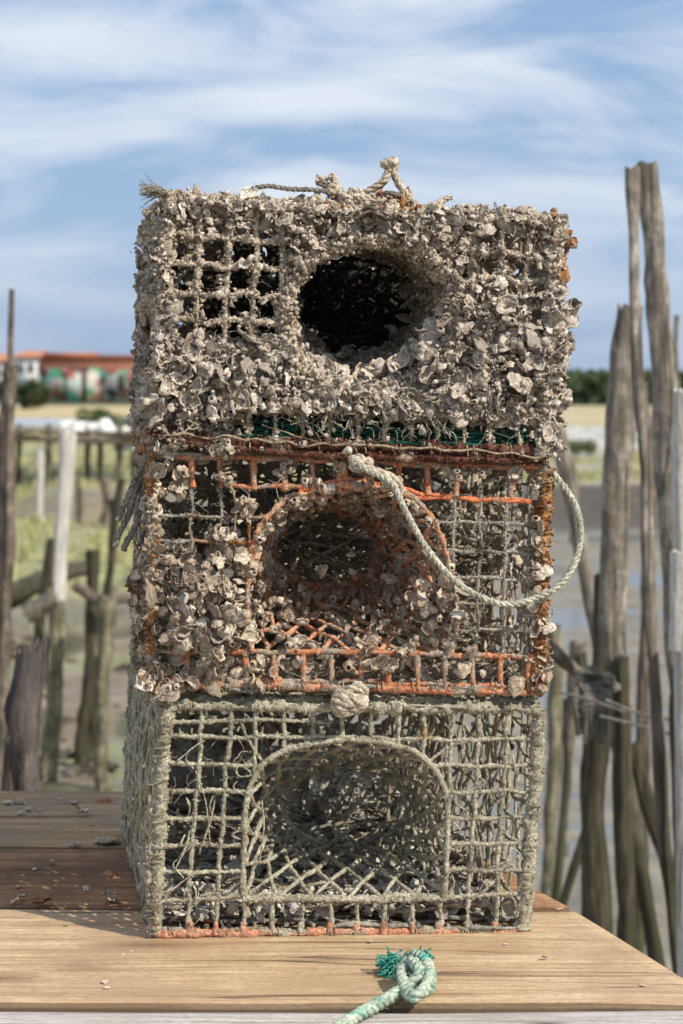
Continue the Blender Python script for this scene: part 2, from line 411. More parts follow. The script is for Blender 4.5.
def side_grid(pot, mb, which, n1, n2, r, bulge=0.0, skip=0.0, jit=.002, seg=6, step=.006, rough=.2, lump=.25, diag=False):
    def S(a, b):
        bl = bulge*math.sin(pi*min(max(a, 0), 1))*math.sin(pi*min(max(b, 0), 1))
        if which == 'left': return pot.uvw(0, b, a)-np.array([bl, 0, 0])
        if which == 'right': return pot.uvw(1, b, a)+np.array([bl, 0, 0])
        if which == 'top': return pot.uvw(b, 0, a)-np.array([0, 0, bl])
        if which == 'bottom': return pot.uvw(b, 1, a)+np.array([0, 0, .004])
        if which == 'back': return pot.uvw(a, b, 1)
    if diag:
        for k in range(-n2, n1+1):
            for sgn in (1, -1):
                pts = []
                for t in np.linspace(0, 1, 24):
                    a = (k+t*n2*1.0)/n1 if sgn > 0 else (k+n2-t*n2)/n1
                    if 0 <= a <= 1: pts.append(S(a, t))
                if len(pts) > 2: tube(mb, np.array(pts), r, seg, step, rough, lump, jitter=jit)
        return
    for i in range(n1+1):
        if rng.random() < skip: continue
        tube(mb, np.array([S(i/n1, t) for t in np.linspace(0, 1, 12)]), r, seg, step, rough, lump, jitter=jit)
    for j in range(n2+1):
        if rng.random() < skip: continue
        tube(mb, np.array([S(t, j/n2) for t in np.linspace(0, 1, 12)]), r, seg, step, rough, lump, jitter=jit)
def funnel(pot, mb, outer, inner, depth, na, nt_, r, mode='diamond', step=.005, rough=.2, lump=.25, sag=.02, amask=None, trim=1.0, jit=.0015):
    O = resample(chaikin(outer), .5); m = len(O)-1
    I = np.array(inner)
    def S(a, t):
        a = a % 1.0; q = O[int(a*m) % m]
        th = math.atan2(q[1]-np.mean(O[:, 1]), q[0]-np.mean(O[:, 0]))
        ip = (I[0]+I[2]*math.cos(th), I[1]+I[3]*math.sin(th))
        e = t**.8
        x = q[0]*(1-e)+ip[0]*e; y = q[1]*(1-e)+ip[1]*e
        p = pot.img(x, y, depth*t**1.15)
        p[2] -= sag*math.sin(pi*t)*(1 if y > I[1] else .3)
        return p
    for k in range(na):
        if mode == 'diamond':
            for sgn in (1, -1):
                pts = np.array([S((k+sgn*t*nt_/2.0)/na, t) for t in np.linspace(0, trim, 22)])
                tube(mb, pts, r, 6, step, rough, lump, jitter=jit)
        else:
            pts = np.array([S(k/na, t) for t in np.linspace(0, trim, 18)])
            tube(mb, pts, r, 6, step, rough, lump, jitter=jit)
    if mode != 'diamond':
        for i in range(1, nt_+1):
            tube(mb, np.array([S(a, trim*i/nt_) for a in np.linspace(0, 1, 60)]), r, 6, step, rough, lump, jitter=jit)
    pts = np.array([S(a, trim) for a in np.linspace(0, 1, 50)]); tube(mb, pts, r*1.5, 6, step, rough, lump)
    return S
def lash(mb, a, b, r, turns, cr, irregular=.3):
    """thin cord wound round a bar from a to b"""
    a = np.array(a); b = np.array(b); n = int(turns*14); t = np.linspace(0, 1, n)
    ph = t*turns*2*pi+np.cumsum(rng.normal(0, irregular*.3, n)); ax = (b-a)/np.linalg.norm(b-a)
    u = np.cross(ax, [.1, .3, .9]); u /= np.linalg.norm(u); w = np.cross(ax, u)
    p = a+(b-a)*t[:, None]+r*(np.cos(ph)[:, None]*u+np.sin(ph)[:, None]*w)
    tube(mb, p, cr, 5, None, .1, .1, True)
def lash_part(root, a, b, r, turns, cr, irregular=.3):
    m_ = MB(); lash(m_, a, b, r, turns, cr, irregular); m_.build('lashing_cord', M_CORD, root)
def strands(mb, pos_fn, n, L, r, down=.3):
    for _ in range(n):
        p = pos_fn(); d = rng.standard_normal(3); d[2] -= down; d /= np.linalg.norm(d); pts = [p]
        for k in range(7): d = d+rng.standard_normal(3)*.45; d[2] -= .12; d /= np.linalg.norm(d); pts.append(pts[-1]+d*L/7*rng.uniform(.5, 1.3))
        tube(mb, spline(np.array(pts), 3), r*rng.uniform(.6, 1.3), 4, None, .1, .1, cap=False, taper=.3)

# ======================= bottom pot =======================
A = Pot((166, 707), (539, 709), (524, 930), (154, 934), 2.055, .085, .50, math.radians(9.5), math.radians(9), None)
rootA = empty('fishing_trap', tuple((A.uvw(.5, 1, .5)*[1, 1, 0])), 'bottom mesh trap standing on the boards, coated in grey-green silt with few shells', 'fishing trap', 'traps in the stack')
holeA = [(243,899),(243,897),(244,850),(246,800),(257,766),(285,748),(340,738),(395,742),(425,757),(443,780),(449,810),(447,850),(444,897),(444,899),(343,899)]
fr = MB()
for a, b, rr in [((0,0),(0,1),.0068), ((1,0),(1,1),.0072)]:
    q = np.array([A.uvw(a[0], v, 0) for v in np.linspace(0, 1, 12)]); tube(fr, q, rr, 12, .002, .16, .07, jitter=.0008)
for v_, rr in ((0, .0048),):
    tube(fr, np.array([A.uvw(u, v_, 0) for u in np.linspace(0, 1, 12)]), rr, 10, .0025, .2, .22, jitter=.001)
    tube(fr, np.array([A.uvw(u, v_, .03)+[0, 0, .004] for u in np.linspace(0, 1, 12)]), rr, 10, .003, .2, .22, jitter=.001)
for u_ in (0, 1):
    for v_ in (0, 1): tube(fr, np.array([A.uvw(u_, v_, w)+[0, 0, .004*v_] for w in np.linspace(0, 1, 12)]), .005, 9, .004, .2, .2, jitter=.001)
    tube(fr, np.array([A.uvw(u_, v, 1) for v in np.linspace(0, 1, 12)]), .006, 9, .004, .2, .2)
for v_ in (0, 1): tube(fr, np.array([A.uvw(u, v_, 1)+[0, 0, .004*v_] for u in np.linspace(0, 1, 12)]), .005, 9, .004, .2, .2)
# second upright beside the left post
px_wire(A, fr, [(172, 712), (160, 800), (148, 880), (152, 925)], .0035, seg=9, step=.003, rough=.2, lump=.12)
crumbs(fr, 6000, .0005, .0015, .0008)
fr.build('frame', M_SILT, rootA)
bb = MB(); tube(bb, np.array([A.uvw(u, 1, 0) for u in np.linspace(0, 1, 12)]), .0042, 10, .003, .15, .2, jitter=.0006)
for x in (154, 190, 216, 243, 272, 301, 330, 356, 384, 412, 439, 467, 494, 522):
    tube(bb, np.array([A.face(x, 934, .002), A.face(x, 922, .001)]), .0034, 8, .003, .15, .15)
bb.build('bottom_bar', M_FADED, rootA)
nt1 = MB()
kw = dict(seg=8, step=.0022, rough=.2, lump=.13)
for xt, xb in [(203,187),(231,216),(257,243),(285,272),(314,301),(343,330),(372,356),(400,384),(426,412),(453,440),(481,467),(508,495)]:
    px_wire(A, nt1, [(xt, 707), (xt+(xb-xt)*.12, 737), (xt+(xb-xt)*.9, 897), (xb, 930)], .0024, holeA, **kw)
for yl, yr in [(736, 740), (764, 766), (791, 792), (818, 818), (846, 843), (872, 869)]:
    px_wire(A, nt1, [(168-(yl-707)*.06, yl), (341, (yl+yr)/2), (537-(yl-707)*.08, yr)], .0023, holeA, **kw)
px_wire(A, nt1, [(155, 902), (240, 897), (444, 897), (527, 894)], .0026, None, **kw)
px_wire(A, nt1, [(170, 722), (240, 719), (330, 722)], .002, None, **kw)
px_wire(A, nt1, [(246, 737), (262, 762), (240, 720)], .0016, None, **kw)
px_wire(A, nt1, [(430, 760), (455, 745), (490, 738)], .0018, None, **kw)
crumbs(nt1, 4200, .0004, .0010, .0006)
nt1.build('front_netting', M_SILT, rootA)
rg = MB(); q = chaikin(holeA)
tube(rg, np.array([A.face(x, y, .002) for x, y in q]), .0030, 9, .0022, .2, .12, jitter=.0004); crumbs(rg, 900, .0004, .0012, .0006); rg.build('entrance_ring', M_SILT, rootA)
fn = MB(); SA = funnel(A, fn, holeA, (345, 806, 62, 40), .20, 19, 5, .0024, sag=-.004, lump=.14, rough=.15, jit=.0007); crumbs(fn, 1500, .0003, .001, .0005); fn.build('entrance_funnel', M_SILT, rootA)
sd = MB(); side_grid(A, sd, 'left', 22, 9, .0022, bulge=.012, diag=True, lump=.3); side_grid(A, sd, 'left', 16, 8, .002, bulge=.014); sd.build('side_netting', M_SILT, rootA)
sd = MB(); side_grid(A, sd, 'right', 14, 9, .0022); sd.build('side_netting', M_SILT, rootA)
sd = MB(); side_grid(A, sd, 'top', 10, 12, .0018); sd.build('top_netting', M_SILT, rootA)
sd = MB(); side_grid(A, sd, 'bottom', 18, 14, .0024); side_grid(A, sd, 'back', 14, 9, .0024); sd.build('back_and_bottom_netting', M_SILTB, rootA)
# loose net lying inside, coloured paler to brighten the dim interior
ln = MB()
for i in range(26):
    y0 = rng.uniform(.05, .95); z0 = .006+.02*rng.random()
    p0 = A.uvw(.03, 1, y0); p1 = A.uvw(.97, 1, np.clip(y0+rng.normal()*.12, .03, .97))
    pts = [p0*(1-t)+p1*t+np.array([0, rng.normal()*.012, z0+abs(rng.normal())*.010]) for t in np.linspace(0, 1, 9)]
    tube(ln, spline(np.array(pts), 4), .0018, 5, .006, .2, .3)
for i in range(14):
    w = rng.uniform(.15, .95); u = rng.uniform(.8, .98)
    pts = [A.uvw(u+rng.normal()*.015, v, w+rng.normal()*.02) for v in np.linspace(.0, 1, 9)]
    tube(ln, spline(np.array(pts), 4), .002, 5, .006, .2, .3)
for i in range(10):
    u = rng.uniform(.03, .5); pts = [A.uvw(u+rng.normal()*.02, v, .9+rng.normal()*.03) for v in np.linspace(.35, 1, 7)]
    tube(ln, spline(np.array(pts), 4), .002, 5, .006, .2, .3)
ln2 = MB()
for i in range(24):
    w = rng.uniform(.3, .95); u = rng.uniform(.03, .97); v = rng.uniform(.6, .98)
    pts = [A.uvw(np.clip(u+(t-.5)*.35+rng.normal()*.03, .02, .98), np.clip(v+rng.normal()*.04, .3, .98), np.clip(w+rng.normal()*.04, .25, .97)) for t in np.linspace(0, 1, 7)]
    tube(ln2, spline(np.array(pts), 4), .0018, 5, .005, .2, .3)
for i in range(14):
    w = rng.uniform(.1, .8); u = rng.uniform(.78, .97)
    pts = [A.uvw(u+rng.normal()*.02, v, np.clip(w+rng.normal()*.03, .06, .9)) for v in np.linspace(0.02, 1, 8)]
    tube(ln2, spline(np.array(pts), 4), .0019, 5, .005, .2, .3)
ln2.build('loose_netting', M_SILTB, rootA)
ln.build('loose_netting', M_MIDNET, rootA)
shA = Shells(500)
for i in range(520):   # pale shells on the back panel, whitened further for missing light
    u = rng.uniform(.02, .97); v = rng.choice([.08, .2, .62, .72, .81])+rng.normal()*.02; shA.add(A.uvw(u, v, .95)+rng.normal(0, .003, 3), rng.uniform(.010, .017), (0, -1, 0), .35, tone=.5)
for i in range(300):
    shA.add(A.uvw(rng.uniform(.02, .98), rng.choice([.3, .42, .52, .9])+rng.normal()*.04, .955), rng.uniform(.006, .013), (0, -1, 0), .8, tone=rng.choice([0, .1, .3]))
for i in range(160):
    shA.add(A.uvw(rng.uniform(.03, .97), rng.uniform(.02, .3), .96), rng.uniform(.005, .012), (0, -1, 0), .7, tone=-.15)
for i in range(2000):
    shA.add(A.uvw(rng.uniform(.03, .97), 1, rng.uniform(.05, .95))+[0, 0, .012+.012*rng.random()], rng.uniform(.004, .011), (0, 0, 1), .9, front=False, tone=rng.choice([-.2, .3, .5, .5]))  # floor shells mostly toned lighter, standing in for light inside
for (x, y, s_) in [(232, 912, .006), (205, 918, .005), (356, 694, .009), (480, 905, .006), (440, 915, .006), (455, 892, .007), (325, 915, .004), (262, 918, .005), (300, 920, .004), (506, 912, .007), (384, 918, .005)]:
    shA.add(A.face(x, y, -.01), s_*1.4, (0, -1, .3), .6, front=True, tone=.2)
for i in range(60):
    shA.add(A.uvw(1, rng.random(), rng.uniform(0, .6))+rng.normal(0, .003, 3), rng.uniform(.003, .006), (1, 0, 0), .8, tone=-.1)
shA.build(rootA, M_SHELL_A, 11)
fb = MB()
def pA():
    if rng.random() < .3: return A.uvw(0, rng.uniform(0, 1), rng.uniform(0, .7))
    return A.face(rng.uniform(165, 260) if rng.random() < .75 else rng.uniform(440, 540), rng.uniform(710, 930), .003)
strands(fb, pA, 36, .045, .00035)
for (x0, y0, x1, y1) in [(178, 760, 205, 740), (165, 895, 200, 870), (190, 880, 196, 905), (196, 770, 210, 840), (215, 800, 200, 850), (176, 868, 190, 830), (260, 860, 262, 800)]:
    tube(fb, spline(np.array([A.face(x0, y0, .004), A.face((x0+x1)/2+3, (y0+y1)/2-4, .005), A.face(x1, y1, .003)]), 6), .0009, 5, .003, .2, .2)
# silt webs in the cells
for i in range(28):
    x = rng.choice([187, 214, 240, 455, 480, 508])+rng.normal()*3; y = rng.uniform(745, 890)
    tube(fb, spline(np.array([A.face(x, y, .001), A.face(x+rng.normal()*5, y+rng.uniform(4, 10), .003), A.face(x+rng.normal()*10, y+rng.uniform(10, 22), .001)]), 5), .0009, 5, .003, .3, .3)
fb.build('dried_algae', M_SILT, rootA)['kind'] = 'stuff'
# cord lashings along the bottom bar and knot on top
for x in range(165, 520, 27): lash_part(rootA, A.face(x, 932), A.face(x+9, 932), .0052, 2.2, .0006, 1.2)
for x in (180, 250, 395, 500): lash_part(rootA, A.face(x, 707), A.face(x+14, 707), .0058, 2.2, .0007, 1.5)
for y in (745, 812, 850, 905): lash_part(rootA, A.face(164-(y-707)*.05, y), A.face(163-(y-707)*.05, y+16), .0085, 1.6, .0010, 1.5)

def knot_ball(mb, c, R, r, turns=5, sq=(1, 1, 1), seed=0):
    rr = np.random.default_rng(seed); pts = []
    for t in np.linspace(0, 1, turns*16):
        ph = t*turns*2*pi; q = t*pi*1.7+seed
        v = np.array([math.cos(ph), math.sin(ph)*math.cos(q), math.sin(ph)*math.sin(q)])*R*(.8+.25*math.sin(3*ph+seed))*rr.uniform(.88, 1.12)
        pts.append(np.array(c)+v*np.array(sq))
    rope(mb, np.array(pts), r, step=.0025)
kb = MB(); knot_ball(kb, A.face(348, 700, .018), .012, .0055, 5, (1.3, .8, .9), 2); knot_ball(kb, A.face(357, 692, .012), .009, .005, 3, (1, .8, 1), 4)
kb.build('rope_knot', M_SILTC, rootA)

# ======================= middle pot =======================
B = Pot((152, 452), (545, 466), (538, 693), (152, 689), 2.055, .07, .46, math.radians(7.5), math.radians(7), None)
rootB = empty('fishing_trap', tuple(B.uvw(.5, 1, .5)), 'middle trap with orange rails, shells heaped at lower left and a pale rope loop', 'fishing trap', 'traps in the stack')
holeB = [(249,650),(248,600),(250,562),(262,525),(285,500),(312,489),(345,485),(385,488),(412,497),(433,520),(446,550),(452,590),(453,625),(450,655),(380,653),(300,650)]
fr = MB()
tube(fr, np.array([B.uvw(1, v, 0) for v in np.linspace(0, 1, 12)]), .0075, 14, .002, .18, .09, jitter=.001)
tube(fr, np.array([B.uvw(0, v, 0) for v in np.linspace(0, 1, 12)]), .0060, 12, .002, .18, .09, jitter=.001)
for u_ in (0, 1):
    for v_ in (0, 1): tube(fr, np.array([B.uvw(u_, v_, w) for w in np.linspace(0, 1, 12)]), .005, 9, .004, .25, .25, jitter=.001)
    tube(fr, np.array([B.uvw(u_, v, 1) for v in np.linspace(0, 1, 12)]), .006, 9, .004, .2, .2)
for v_ in (0, 1): tube(fr, np.array([B.uvw(u, v_, 1) for u in np.linspace(0, 1, 12)]), .005, 9, .004, .2, .2)
crumbs(fr, 6000, .0007, .0026)
fr.build('frame', M_RUST, rootB)
kw = dict(seg=9, step=.003, rough=.1, lump=.14)
rl = MB()
px_wire(B, rl, [(156, 455), (345, 460), (545, 468)], .0036, None, **kw)
px_wire(B, rl, [(230, 485), (250, 487), (345, 485)], .0024, None, **kw)
for x in (192, 220, 253, 284, 312, 339, 368, 398, 427, 455, 510, 540):
    px_wire(B, rl, [(x, 458+(x-160)*.03), (x+1, 486+(x-160)*.035)], .0032, None, jit=.3, **kw)
px_wire(B, rl, [(158, 651), (250, 652), (345, 652), (450, 655), (535, 657)], .0030, None, **kw)
px_wire(B, rl, [(155, 684), (250, 685), (345, 688), (450, 691), (538, 692)], .0040, None, **kw)
px_wire(B, rl, [(155, 678), (250, 680), (345, 682), (450, 685), (538, 687)], .0024, None, **kw)
for x in (187, 217, 245, 274, 303, 331, 360, 388, 417, 445, 472, 500, 528):
    px_wire(B, rl, [(x, 652+(x-160)*.012), (x+1, 688+(x-160)*.012)], .0032, None, jit=.3, **kw)
crumbs(rl, 1200, .0004, .0011)
rl.build('orange_rails', M_ORANGE, rootB)
br = MB()
for k in range(3): px_wire(B, br, [(300+k*6, 492-k*2), (345, 484-k*3), (390, 485+k), (425, 494+k*2), (470, 498+k), (530, 503-k)], .0021, None, **kw)
for x in (345, 366, 427, 455, 512): px_wire(B, br, [(x, 465), (x+1, 490)], .003, None, jit=.2, **kw)
br.build('upper_rail', M_ORANGE2, rootB)
nt1 = MB(); kw = dict(seg=7, step=.0035, rough=.14, lump=.2)
for xt, xb in [(192,188),(221,219),(249,248),(455,452),(481,477),(507,503),(531,527)]:
    px_wire(B, nt1, [(xt, 486), (xb, 655)], .0017, holeB, **kw)
for yl, yr in [(515, 524), (541, 553), (568, 580), (595, 606), (622, 631)]:
    px_wire(B, nt1, [(158, yl), (345, (yl+yr)/2), (535, yr)], .0017, holeB, **kw)
crumbs(nt1, 2500, .0006, .0018)
nt1.build('front_netting', M_SILTB, rootB)
rg = MB(); q = spline(np.array(holeB[:14], float), 6, False)
tube(rg, np.array([B.face(x, y, .001) for x, y in q]), .0034, 9, .0028, .25, .3, jitter=.001); rg.build('entrance_ring', M_ORNET, rootB)
fn = MB(); funnel(B, fn, holeB, (325, 548, 52, 38), .19, 23, 7, .0024, sag=.008, lump=.15); fn.build('entrance_funnel', M_ORNET, rootB)
for w_, dens in (('left', 1), ('right', 1)):
    sd = MB(); side_grid(B, sd, w_, 16, 9, .002, bulge=.006 if w_ == 'left' else 0); (side_grid(B, sd, w_, 16, 9, .0016, diag=True) if w_ == 'left' else None); sd.build('side_netting', M_SILTB, rootB)
sd = MB(); side_grid(B, sd, 'top', 16, 14, .0022, bulge=.0); sd.build('top_netting', M_SILTB, rootB)
sd = MB(); side_grid(B, sd, 'bottom', 16, 14, .0022); side_grid(B, sd, 'back', 14, 9, .0022); side_grid(B, sd, 'back', 12, 9, .002, diag=True); sd.build('back_and_bottom_netting', M_SILTB, rootB)
ln = MB()
for i in range(60):
    w = rng.uniform(.45, .98); u = rng.uniform(.03, .98); v = rng.uniform(.0, .7)
    pts = [B.uvw(np.clip(u+rng.normal()*.09, .01, .99), np.clip(v+t*.5+rng.normal()*.06, .01, .98), np.clip(w+rng.normal()*.05, .3, .99)) for t in np.linspace(0, 1, 6)]
    tube(ln, spline(np.array(pts), 4), .0018, 5, .006, .2, .3)
ln.build('loose_netting', M_MIDNET, rootB)
ln = MB()
for i in range(90):
    w = rng.uniform(.5, .95); u = rng.uniform(.2, .97); v = rng.uniform(.1, .9)
    pts = [B.uvw(np.clip(u+rng.normal()*.09, .01, .99), np.clip(v+t*.3+rng.normal()*.06, .01, .98), np.clip(w+rng.normal()*.05, .45, .99)) for t in np.linspace(0, 1, 6)]
    tube(ln, spline(np.array(pts), 4), .0018, 5, .006, .2, .3)
ln.build('loose_netting', M_MIDNET, rootB)
shB = Shells(3500)
def cluster(sh, pot, cx, cy, rx, ry, n, smin, smax, zlo, zhi, spread=.9, tone=0, front=True, barn=.12):
    k = 0
    while k < n:
        a = rng.uniform(0, 2*pi); q = math.sqrt(rng.random()); x = cx+rx*q*math.cos(a)+rng.normal()*3; y = cy+ry*q*math.sin(a)+rng.normal()*3
        s_ = smin+(smax-smin)*rng.random()**1.6
        if rng.random() < barn: sh.add(pot.face(x, y, rng.uniform(min(0, zlo), zhi)), rng.uniform(.003, .0055), (0, -1, .1), .5, 'b', tone=tone)
        else: sh.add(pot.face(x, y, rng.uniform(zlo, zhi)), s_, (rng.normal()*.3, -1, .25), spread, 's', front, tone)
        k += 1
cluster(shB, B, 180, 600, 30, 50, 120, .006, .0135, -.02, .022, tone=.08)
cluster(shB, B, 215, 615, 38, 45, 170, .006, .014, -.02, .028, tone=.08)
cluster(shB, B, 228, 550, 22, 25, 34, .006, .0115, -.012, .014, tone=.1)
cluster(shB, B, 235, 515, 14, 14, 8, .006, .010, -.01, .01, tone=.1)
cluster(shB, B, 165, 680, 28, 14, 40, .006, .012, -.02, .02, tone=.08)
cluster(shB, B, 230, 672, 60, 16, 60, .005, .011, -.02, .012, tone=.05)
cluster(shB, B, 355, 660, 55, 18, 40, .005, .012, -.025, .014, tone=.0)
cluster(shB, B, 440, 608, 22, 40, 46, .005, .011, -.015, .012, tone=.05)
cluster(shB, B, 460, 600, 12, 12, 12, .008, .013, -.01, .02, tone=.1)
cluster(shB, B, 500, 668, 45, 20, 26, .004, .010, -.025, .01, tone=.05)
cluster(shB, B, 540, 585, 4, 110, 46, .004, .010, -.004, .012, tone=.1)
cluster(shB, B, 545, 570, 3, 6, 3, .009, .012, .004, .012, tone=.35)
cluster(shB, B, 155, 560, 6, 100, 50, .005, .010, -.01, .010, tone=.05)
cluster(shB, B, 178, 480, 16, 18, 14, .005, .009, -.01, .010, tone=.1)
for c_ in [(225, 475), (245, 508), (283, 470), (311, 488), (455, 470), (482, 475), (340, 460), (515, 470), (368, 470)]: cluster(shB, B, c_[0], c_[1], 6, 10, 7, .0035, .008, -.004, .012, tone=.1, barn=.5)
cluster(shB, B, 350, 600, 90, 45, 14, .004, .009, -.12, -.03, tone=-.15, front=False)
for i in range(150):
    a = rng.uniform(0, 2*pi); x = 351+100*math.cos(a); y = 575+88*math.sin(a)
    if y < 655: shB.add(B.face(x, y, rng.uniform(-.01, .006)), rng.uniform(.0028, .006), (0, -1, 0), .8, 'b' if rng.random() < .4 else 's', tone=.05)
for i in range(230):    # funnel lining
    a = rng.random(); 
    th = a*2*pi; t = rng.random(); ox = 351+98*math.cos(th); oy = 575+82*math.sin(th); e = t**.8
    x = ox*(1-e)+(325+52*math.cos(th))*e; y = oy*(1-e)+(548+38*math.sin(th))*e
    if y > 0: shB.add(B.img(x, y, .19*t**1.15+.004), rng.uniform(.004, .0095), (0, -1, .2), 1.0, tone=-.08)
for i in range(900):
    shB.add(B.uvw(rng.uniform(.0, 1), rng.uniform(0, 1), .93+.05*rng.random()), rng.uniform(.005, .011), (0, -1, 0), .8, tone=.22)  # back shells toned paler to paint some light into the interior
for i in range(190):
    shB.add(B.uvw(1, rng.uniform(0, 1), rng.uniform(.03, .95))-[.004+.010*rng.random(), 0, 0], rng.uniform(.005, .011), (-1, -.3, 0), .8, tone=.15)
for i in range(330):
    shB.add(B.uvw(0, rng.uniform(.05, 1), rng.uniform(.0, .8))-[rng.uniform(-.002, .006), 0, 0], rng.uniform(.005, .010), (-1, -.2, 0), .9, tone=.0)
for (v0, v1, n_, o_) in ((.25, .45, 14, .010), (.45, .8, 50, .016)):
    for i in range(n_): shB.add(B.uvw(0, rng.uniform(v0, v1), rng.uniform(.0, .35))-[rng.uniform(0, o_), 0, 0], rng.uniform(.006, .012), (-1, -.4, 0), .9, tone=.05)
for i in range(300):
    shB.add(B.uvw(rng.uniform(.03, .97), .97, rng.uniform(.05, .95))+[0, 0, .01*rng.random()], rng.uniform(.005, .011), (0, 0, 1), .9, tone=.0)
for i in range(60):
    shB.add(B.uvw(rng.uniform(.03, .97), .02, rng.uniform(.05, .95)), rng.uniform(.004, .009), (0, 0, 1), .9, tone=.0)
shB.build(rootB, M_SHELL_B, 100)
fb = MB()
def pB():
    while True:
        x, y = rng.uniform(160, 540), rng.uniform(455, 690)
        if not inside(holeB, x, y): return B.face(x, y, .003)
strands(fb, pB, 110, .03, .0003)
fb.build('dried_algae', M_FIBRE, rootB)['kind'] = 'stuff'
for x in range(165, 530, 19): lash_part(rootB, B.face(x, 686), B.face(x+9, 686.5), .0056, 1.8, .0006, 1.5)
for x in range(170, 530, 60): lash_part(rootB, B.face(x, 456+(x-160)*.03), B.face(x+10, 457+(x-160)*.03), .0048, 2, .0006, 1.2)
for y in (480, 530, 610, 650): lash_part(rootB, B.face(545, y), B.face(544.6, y+20), .0088, 1.6, .0008, 1.5)
lash_part(rootB, B.face(226, 459), B.face(227, 484), .0042, 6, .0011); lash_part(rootB, B.face(540, 472), B.face(541, 500), .005, 4, .0010, 1)
lc = MB()
pts = [B.face(222, 478, .006), B.face(232, 488, .009), B.face(236, 505, .004), B.face(235, 530, .005)]; tube(lc, spline(np.array(pts), 6), .0013, 5, .003, .2, .2)
lc.build('loose_cord', M_CORD, rootB)
hr = MB()
path = [(352, 458, .022), (362, 466, .028), (378, 474, .026), (392, 483, .03), (405, 510, .032), (425, 545, .034), (450, 575, .034), (475, 592, .034), (503, 601, .033), (530, 596, .03), (555, 584, .026), (572, 562, .02), (579, 535, .016), (576, 510, .012), (566, 490, .006), (552, 472, .0), (543, 464, -.002)]
rope(hr, spline(np.array([B.face(x, y, o) for x, y, o in path]), 14), .0034, pitch=.020, fuzz=260)
hro = hr.build('rope_loop', M_ROPE, rootB)
hk = MB(); knot_ball(hk, B.face(360, 463, .020), .007, .004, 4, (1.5, .9, 1), 1); knot_ball(hk, B.face(391, 482, .02), .006, .0036, 3, (1.5, .9, 1), 3)
rope(hk, spline(np.array([B.face(x, y, .02) for x, y in [(352, 460), (372, 470), (393, 478), (402, 492)]]), 8), .005)
hk.build('rope_knot', M_SILTC, hro)
db = MB()   # dark weed-covered cords hanging at the left
for pts in ([(146, 468), (134, 490), (127, 515), (117, 535), (112, 548)], [(148, 470), (140, 500), (134, 525), (124, 545), (121, 552)], [(146, 462), (136, 475), (126, 498), (116, 522)]):
    rope(db, spline(np.array([B.face(x, y, -.02) for x, y in pts]), 10), .0034, fuzz=60)
db.build('hanging_cord', M_GROPE, rootB)

# ======================= top pot =======================
C = Pot((168, 200), (556, 222), (545, 452), (156, 436), 2.045, .06, .42, math.radians(8.3), math.radians(9), None)
rootC = empty('fishing_trap', tuple(C.uvw(.5, 1, .5)), 'topmost trap, its front almost wholly crusted with dusty grey oyster shells round a dark opening', 'fishing trap', 'traps in the stack')
holeC = [(290+0,322),(296,285),(318,255),(355,242),(395,244),(430,260),(448,290),(452,325),(440,360),(410,382),(365,390),(325,380),(300,357)]
holeC = [(372+(x-371)*1.08, 317+(y-316)*1.07) for x, y in holeC]
fr = MB()
for u_ in (0, 1):
    tube(fr, np.array([C.uvw(u_, v, 0) for v in np.linspace(0, 1, 12)]), .0066, 12, .002, .18, .1, jitter=.001)
    for v_ in (0, 1): tube(fr, np.array([C.uvw(u_, v_, w) for w in np.linspace(0, 1, 12)]), .006, 9, .004, .25, .25, jitter=.001)
    tube(fr, np.array([C.uvw(u_, v, 1) for v in np.linspace(0, 1, 12)]), .006, 9, .004, .2, .2)
tube(fr, np.array([C.uvw(u, 0, 0) for u in np.linspace(0, 1, 12)]), .0056, 12, .002, .18, .1, jitter=.001)
for v_ in (0, 1): tube(fr, np.array([C.uvw(u, v_, 1) for u in np.linspace(0, 1, 12)]), .006, 9, .004, .2, .2)
crumbs(fr, 6000, .0008, .003)
fr.build('frame', M_SILTC, rootC)
bb = MB()
px_wire(C, bb, [(156, 432), (190, 440), (300, 443), (345, 446), (450, 449), (545, 452)], .0062, None, seg=12, step=.0025, rough=.12, lump=.15)
px_wire(C, bb, [(152, 428), (175, 439), (240, 447), (300, 453), (345, 456), (450, 458), (530, 459)], .0036, None, off=.004, seg=9, step=.003, rough=.12, lump=.15)
crumbs(bb, 2500, .0006, .0022)
bb.build('bottom_bar', M_DRUST, rootC)
gn = MB()
for i in range(46):
    u0 = rng.uniform(.08, .9); pts = [C.uvw(min(.985, u0+t*.25*rng.uniform(.3, 1)), .955+.03*math.sin(t*4+i)+rng.normal()*.008, .01+.02*i/46+rng.normal()*.004) for t in np.linspace(0, 1, 7)]
    tube(gn, spline(np.array(pts), 4), .0012, 5, .004, .1, .1)
side_grid(C, gn, 'bottom', 30, 28, .0017)
for i in range(46): tube(gn, np.array([C.uvw(.06+.9*i/46, .995, .03), C.uvw(.06+.9*i/46+.006, .90, .035)]), .0012, 5, .004, .2, .2)
for y in (427, 431, 435): px_wire(C, gn, [(235, y-1), (530, y+9)], .0012, None, off=-.012, seg=5, step=.004, rough=.2, lump=.2)
gn.build('green_netting', M_GREEN, rootC)
nt1 = MB(); kw = dict(seg=9, step=.002, rough=.24, lump=.2)
for xt, xb in [(201,190),(230,219),(258,246),(285,275),(312,303),(340,330),(368,357),(395,384),(422,411),(448,437),(475,463),(503,490),(530,518)]:
    px_wire(C, nt1, [(xt, 203+(xt-168)*.055), (xb, 440+(xb-156)*.03)], [.0024, .0027, .0028, .0028, .0018, .0017], holeC, **kw)
